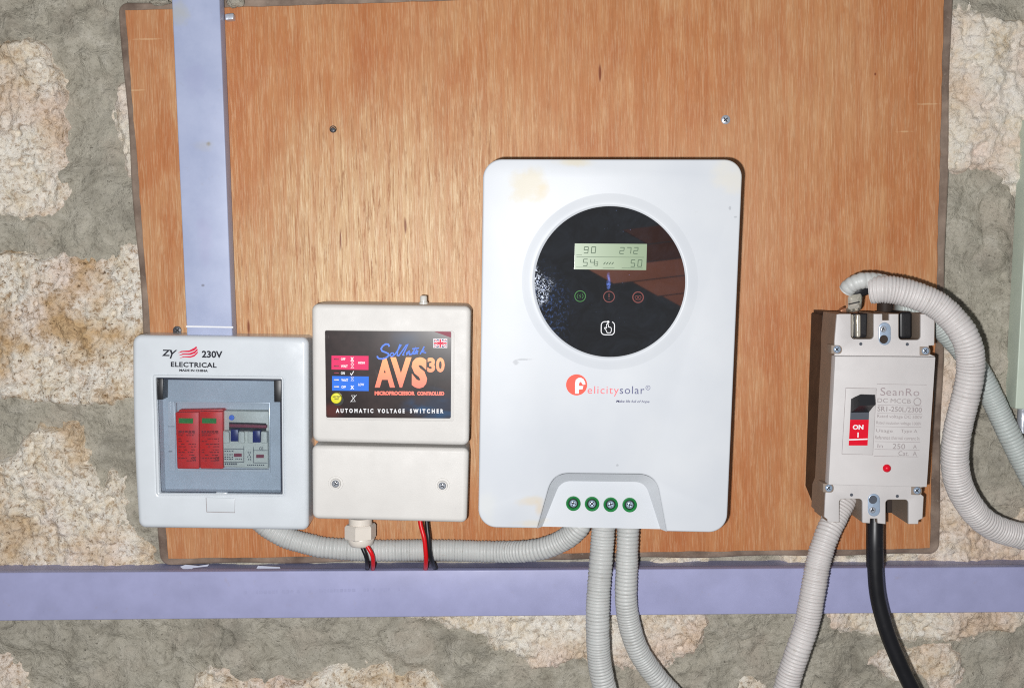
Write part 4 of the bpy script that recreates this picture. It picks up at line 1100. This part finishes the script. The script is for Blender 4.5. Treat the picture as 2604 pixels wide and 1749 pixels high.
# short torn sleeve of conduit round the lug
SL_PTS = [(322, 166, .094), (345, 140, .097), (390, 118, .100), (440, 112, .100), (500, 118, .098), (560, 135, .096)]
o = conduit('conduit_offcut', [(*zc(x, y), d) for x, y, d in SL_PTS], 21, M['cond'], seed=8, dref=.096, depth=.09, pitch=.0042)
tag(o, 'short torn piece of grey conduit above the cable lug', 'conduit')
cb = tube('power_cable', [(2224, 1290, .076), (2225, 1331, .078), (2224, 1403, .080), (2230, 1506, .080), (2250, 1589, .080), (2277, 1661, .080), (2320, 1752, .080), (2370, 1840, .080)], 20, M['black'], None, 20, .003)
tag(cb, 'thick black cable hanging from the circuit breaker bottom middle', 'cable', 'power cables at the circuit breaker')
tube('heat_shrink_sleeve', [(2225, 1326, .078), (2224.5, 1380, .080), (2225, 1440, .080)], 22, M['black'], cb, 20, .003)
lug = empty('cable_lug', P(2180, 862, .07), 'shiny tinned cable lug entering the circuit breaker top left slot', 'cable lug')
solid('palm', rrect([(2160, 800), (2171, 799), (2171, 858), (2160, 860)], 4, 4), .078, .066, M['tin'], lug, b=3, n=4)
solid('palm', rrect([(2178, 799), (2189, 800), (2189, 857), (2178, 858)], 4, 4), .078, .066, M['tin'], lug, b=3, n=4)
solid('palm_core', [(2169, 797), (2206, 797), (2204, 860), (2169, 860)], .074, .060, M['black'], lug, b=3, n=3)
ring_loft('barrel', [(rrect([(2154, 750), (2194, 744), (2188, 792), (2150, 796)], 8, 5), .078), (rrect([(2153, 750), (2196, 743), (2190, 788), (2151, 792)], 7, 5), .088), (rrect([(2157, 752), (2191, 746), (2186, 783), (2156, 787)], 6, 5), .0955), (rrect([(2163, 762), (2184, 757), (2180, 777), (2162, 780)], 5, 5), .0975)], M['tin'], lug, 30, True, True)
solid('barrel_crease', [(2160, 772), (2186, 766), (2187, 769), (2160, 775)], .0985, .096, M['darkcav'], lug)
solid('copper_strand', [(2136, 790), (2150, 782), (2178, 784), (2182, 796), (2160, 796), (2140, 794)], .074, .066, M['copper'], lug, b=2, n=3)
tube('insulation', [(2168, 752, .088), (2178, 742, .090), (2194, 735, .092), (2214, 729, .096)], 18, M['black'], lug, 18, .002)
cb2 = solid('slot_cable', rrect([(2287, 792), (2320, 792), (2320, 862), (2287, 862)], 8, 4), .074, .052, M['black'], None, b=6, n=4)
tag(cb2, 'black insulated cable end in the circuit breaker top right slot', 'cable', 'power cables at the circuit breaker')
cb3 = tube('power_cable', [(2250, 810, .046), (2250, 790, .044), (2251, 765, .042), (2256, 735, .040)], 20, M['mccbdark'], None, 16, .002)
tag(cb3, 'dark stub of cable above the circuit breaker, under the conduit bend', 'cable', 'power cables at the circuit breaker')

# ------------------------------------------------------------------ enclosure at the right edge of the picture
cab = empty('metal_cabinet', P(2640, 1040, .03), 'pale green metal cabinet edge at the far right of the picture', 'cabinet')
solid('case', rrect([(2622, 300), (2900, 295), (2870, 1045), (2582, 1040)], 4, 3), .026, .004, M['cab'], cab, b=3, n=3)
tube('latch_knob', [(2602, 1038, .02), (2601, 1062, .022), (2600, 1100, .022)], 14, M['steel'], cab, 16, .002)

# ------------------------------------------------------------------ loose bits
def lump(name, c, d, rx, ry, h, mat, label, cat, seed=1):
    r = random.Random(seed); bm = bmesh.new()
    bmesh.ops.create_icosphere(bm, subdivisions=3, radius=1)
    o = P(c[0], c[1], d); s = SCL(d)
    from mathutils import noise as mn
    for v in bm.verts:
        k = 1 + .35 * mn.noise(v.co * 1.7 + Vector((seed, 0, 0))) + .15 * mn.noise(v.co * 5)
        v.co = Vector((o.x + v.co.x * rx * s * k, o.y + v.co.y * h * k, o.z + v.co.z * ry * s * k))
    return tag(build(name, bm, mat, None, 60), label, cat)
lump('mortar_lump', (598, 2), .016, 24, 18, .006, M['mortar'], 'grey mortar lump over the board edge right of the vertical trunking', 'mortar', 3)
lump('mortar_lump', (408, 6), .012, 24, 9, .005, M['mortar'], 'flat mortar smear on the strip left of the vertical trunking top', 'mortar', 5)
clip = solid('metal_clip', rrect([(572, 36), (594, 34), (594, 50), (572, 52)], 3, 3), .022, WD, M['steel'], None, b=2, n=3)
tag(clip, 'small shiny metal clip beside the top of the vertical trunking', 'clip')
s1 = tag(solid('plastic_scrap', [(648, 1452), (656, 1438), (712, 1441), (714, 1450)], .0240, .0225, M['scrap'], None), 'white film scrap on the trunking left of the gland wires', 'scrap', 'scraps of film on the trunking')
tag(solid('plastic_scrap', [(458, 1440), (472, 1435), (505, 1438), (532, 1434), (528, 1439), (492, 1443), (479, 1450), (468, 1448)], .022, .0212, M['scrap'], None), 'torn plastic scrap under the board bottom left corner', 'scrap', 'scraps of film on the trunking')

# ------------------------------------------------------------------ wooden slats behind the photographer, seen only as a reflection in the black display
slats = empty('plank_wall', (.40, -1.75, -.2))
slats['kind'] = 'structure'
def make_slat(name, k):
    m = NT(name)
    c = m.mix(m.noise(30, 5, .6, m.mapped((.1, 1, 1))), tuple(v * k for v in lin(160, 98, 78)[:3]) + (1,), tuple(v * k for v in lin(198, 130, 104)[:3]) + (1,))
    m.color(c); m.rough(.6)
    return m.m
M['slat'] = make_slat('red_brown_slat', .68); M['slat_shaded'] = make_slat('shaded_slat', .2)  # same wood; upper slats coloured darker where the flash falls off
for x0, z0, mt in ((.27, .050, 'slat_shaded'), (.25, .014, 'slat_shaded'), (.20, -.022, 'slat'), (.29, -.058, 'slat'), (.35, -.094, 'slat'), (.385, -.130, 'slat')):
    bm = bmesh.new()
    vs = [bm.verts.new((x, y, z + (x - .4) * .10)) for y in (-1.75, -1.765) for x, z in ((x0, z0), (.75, z0), (.75, z0 - .034), (x0 + .05, z0 - .034))]
    for f in ((0, 1, 2, 3), (7, 6, 5, 4), (0, 4, 5, 1), (1, 5, 6, 2), (2, 6, 7, 3), (3, 7, 4, 0)): bm.faces.new([vs[k] for k in f])
    build('plank', bm, M[mt], slats)
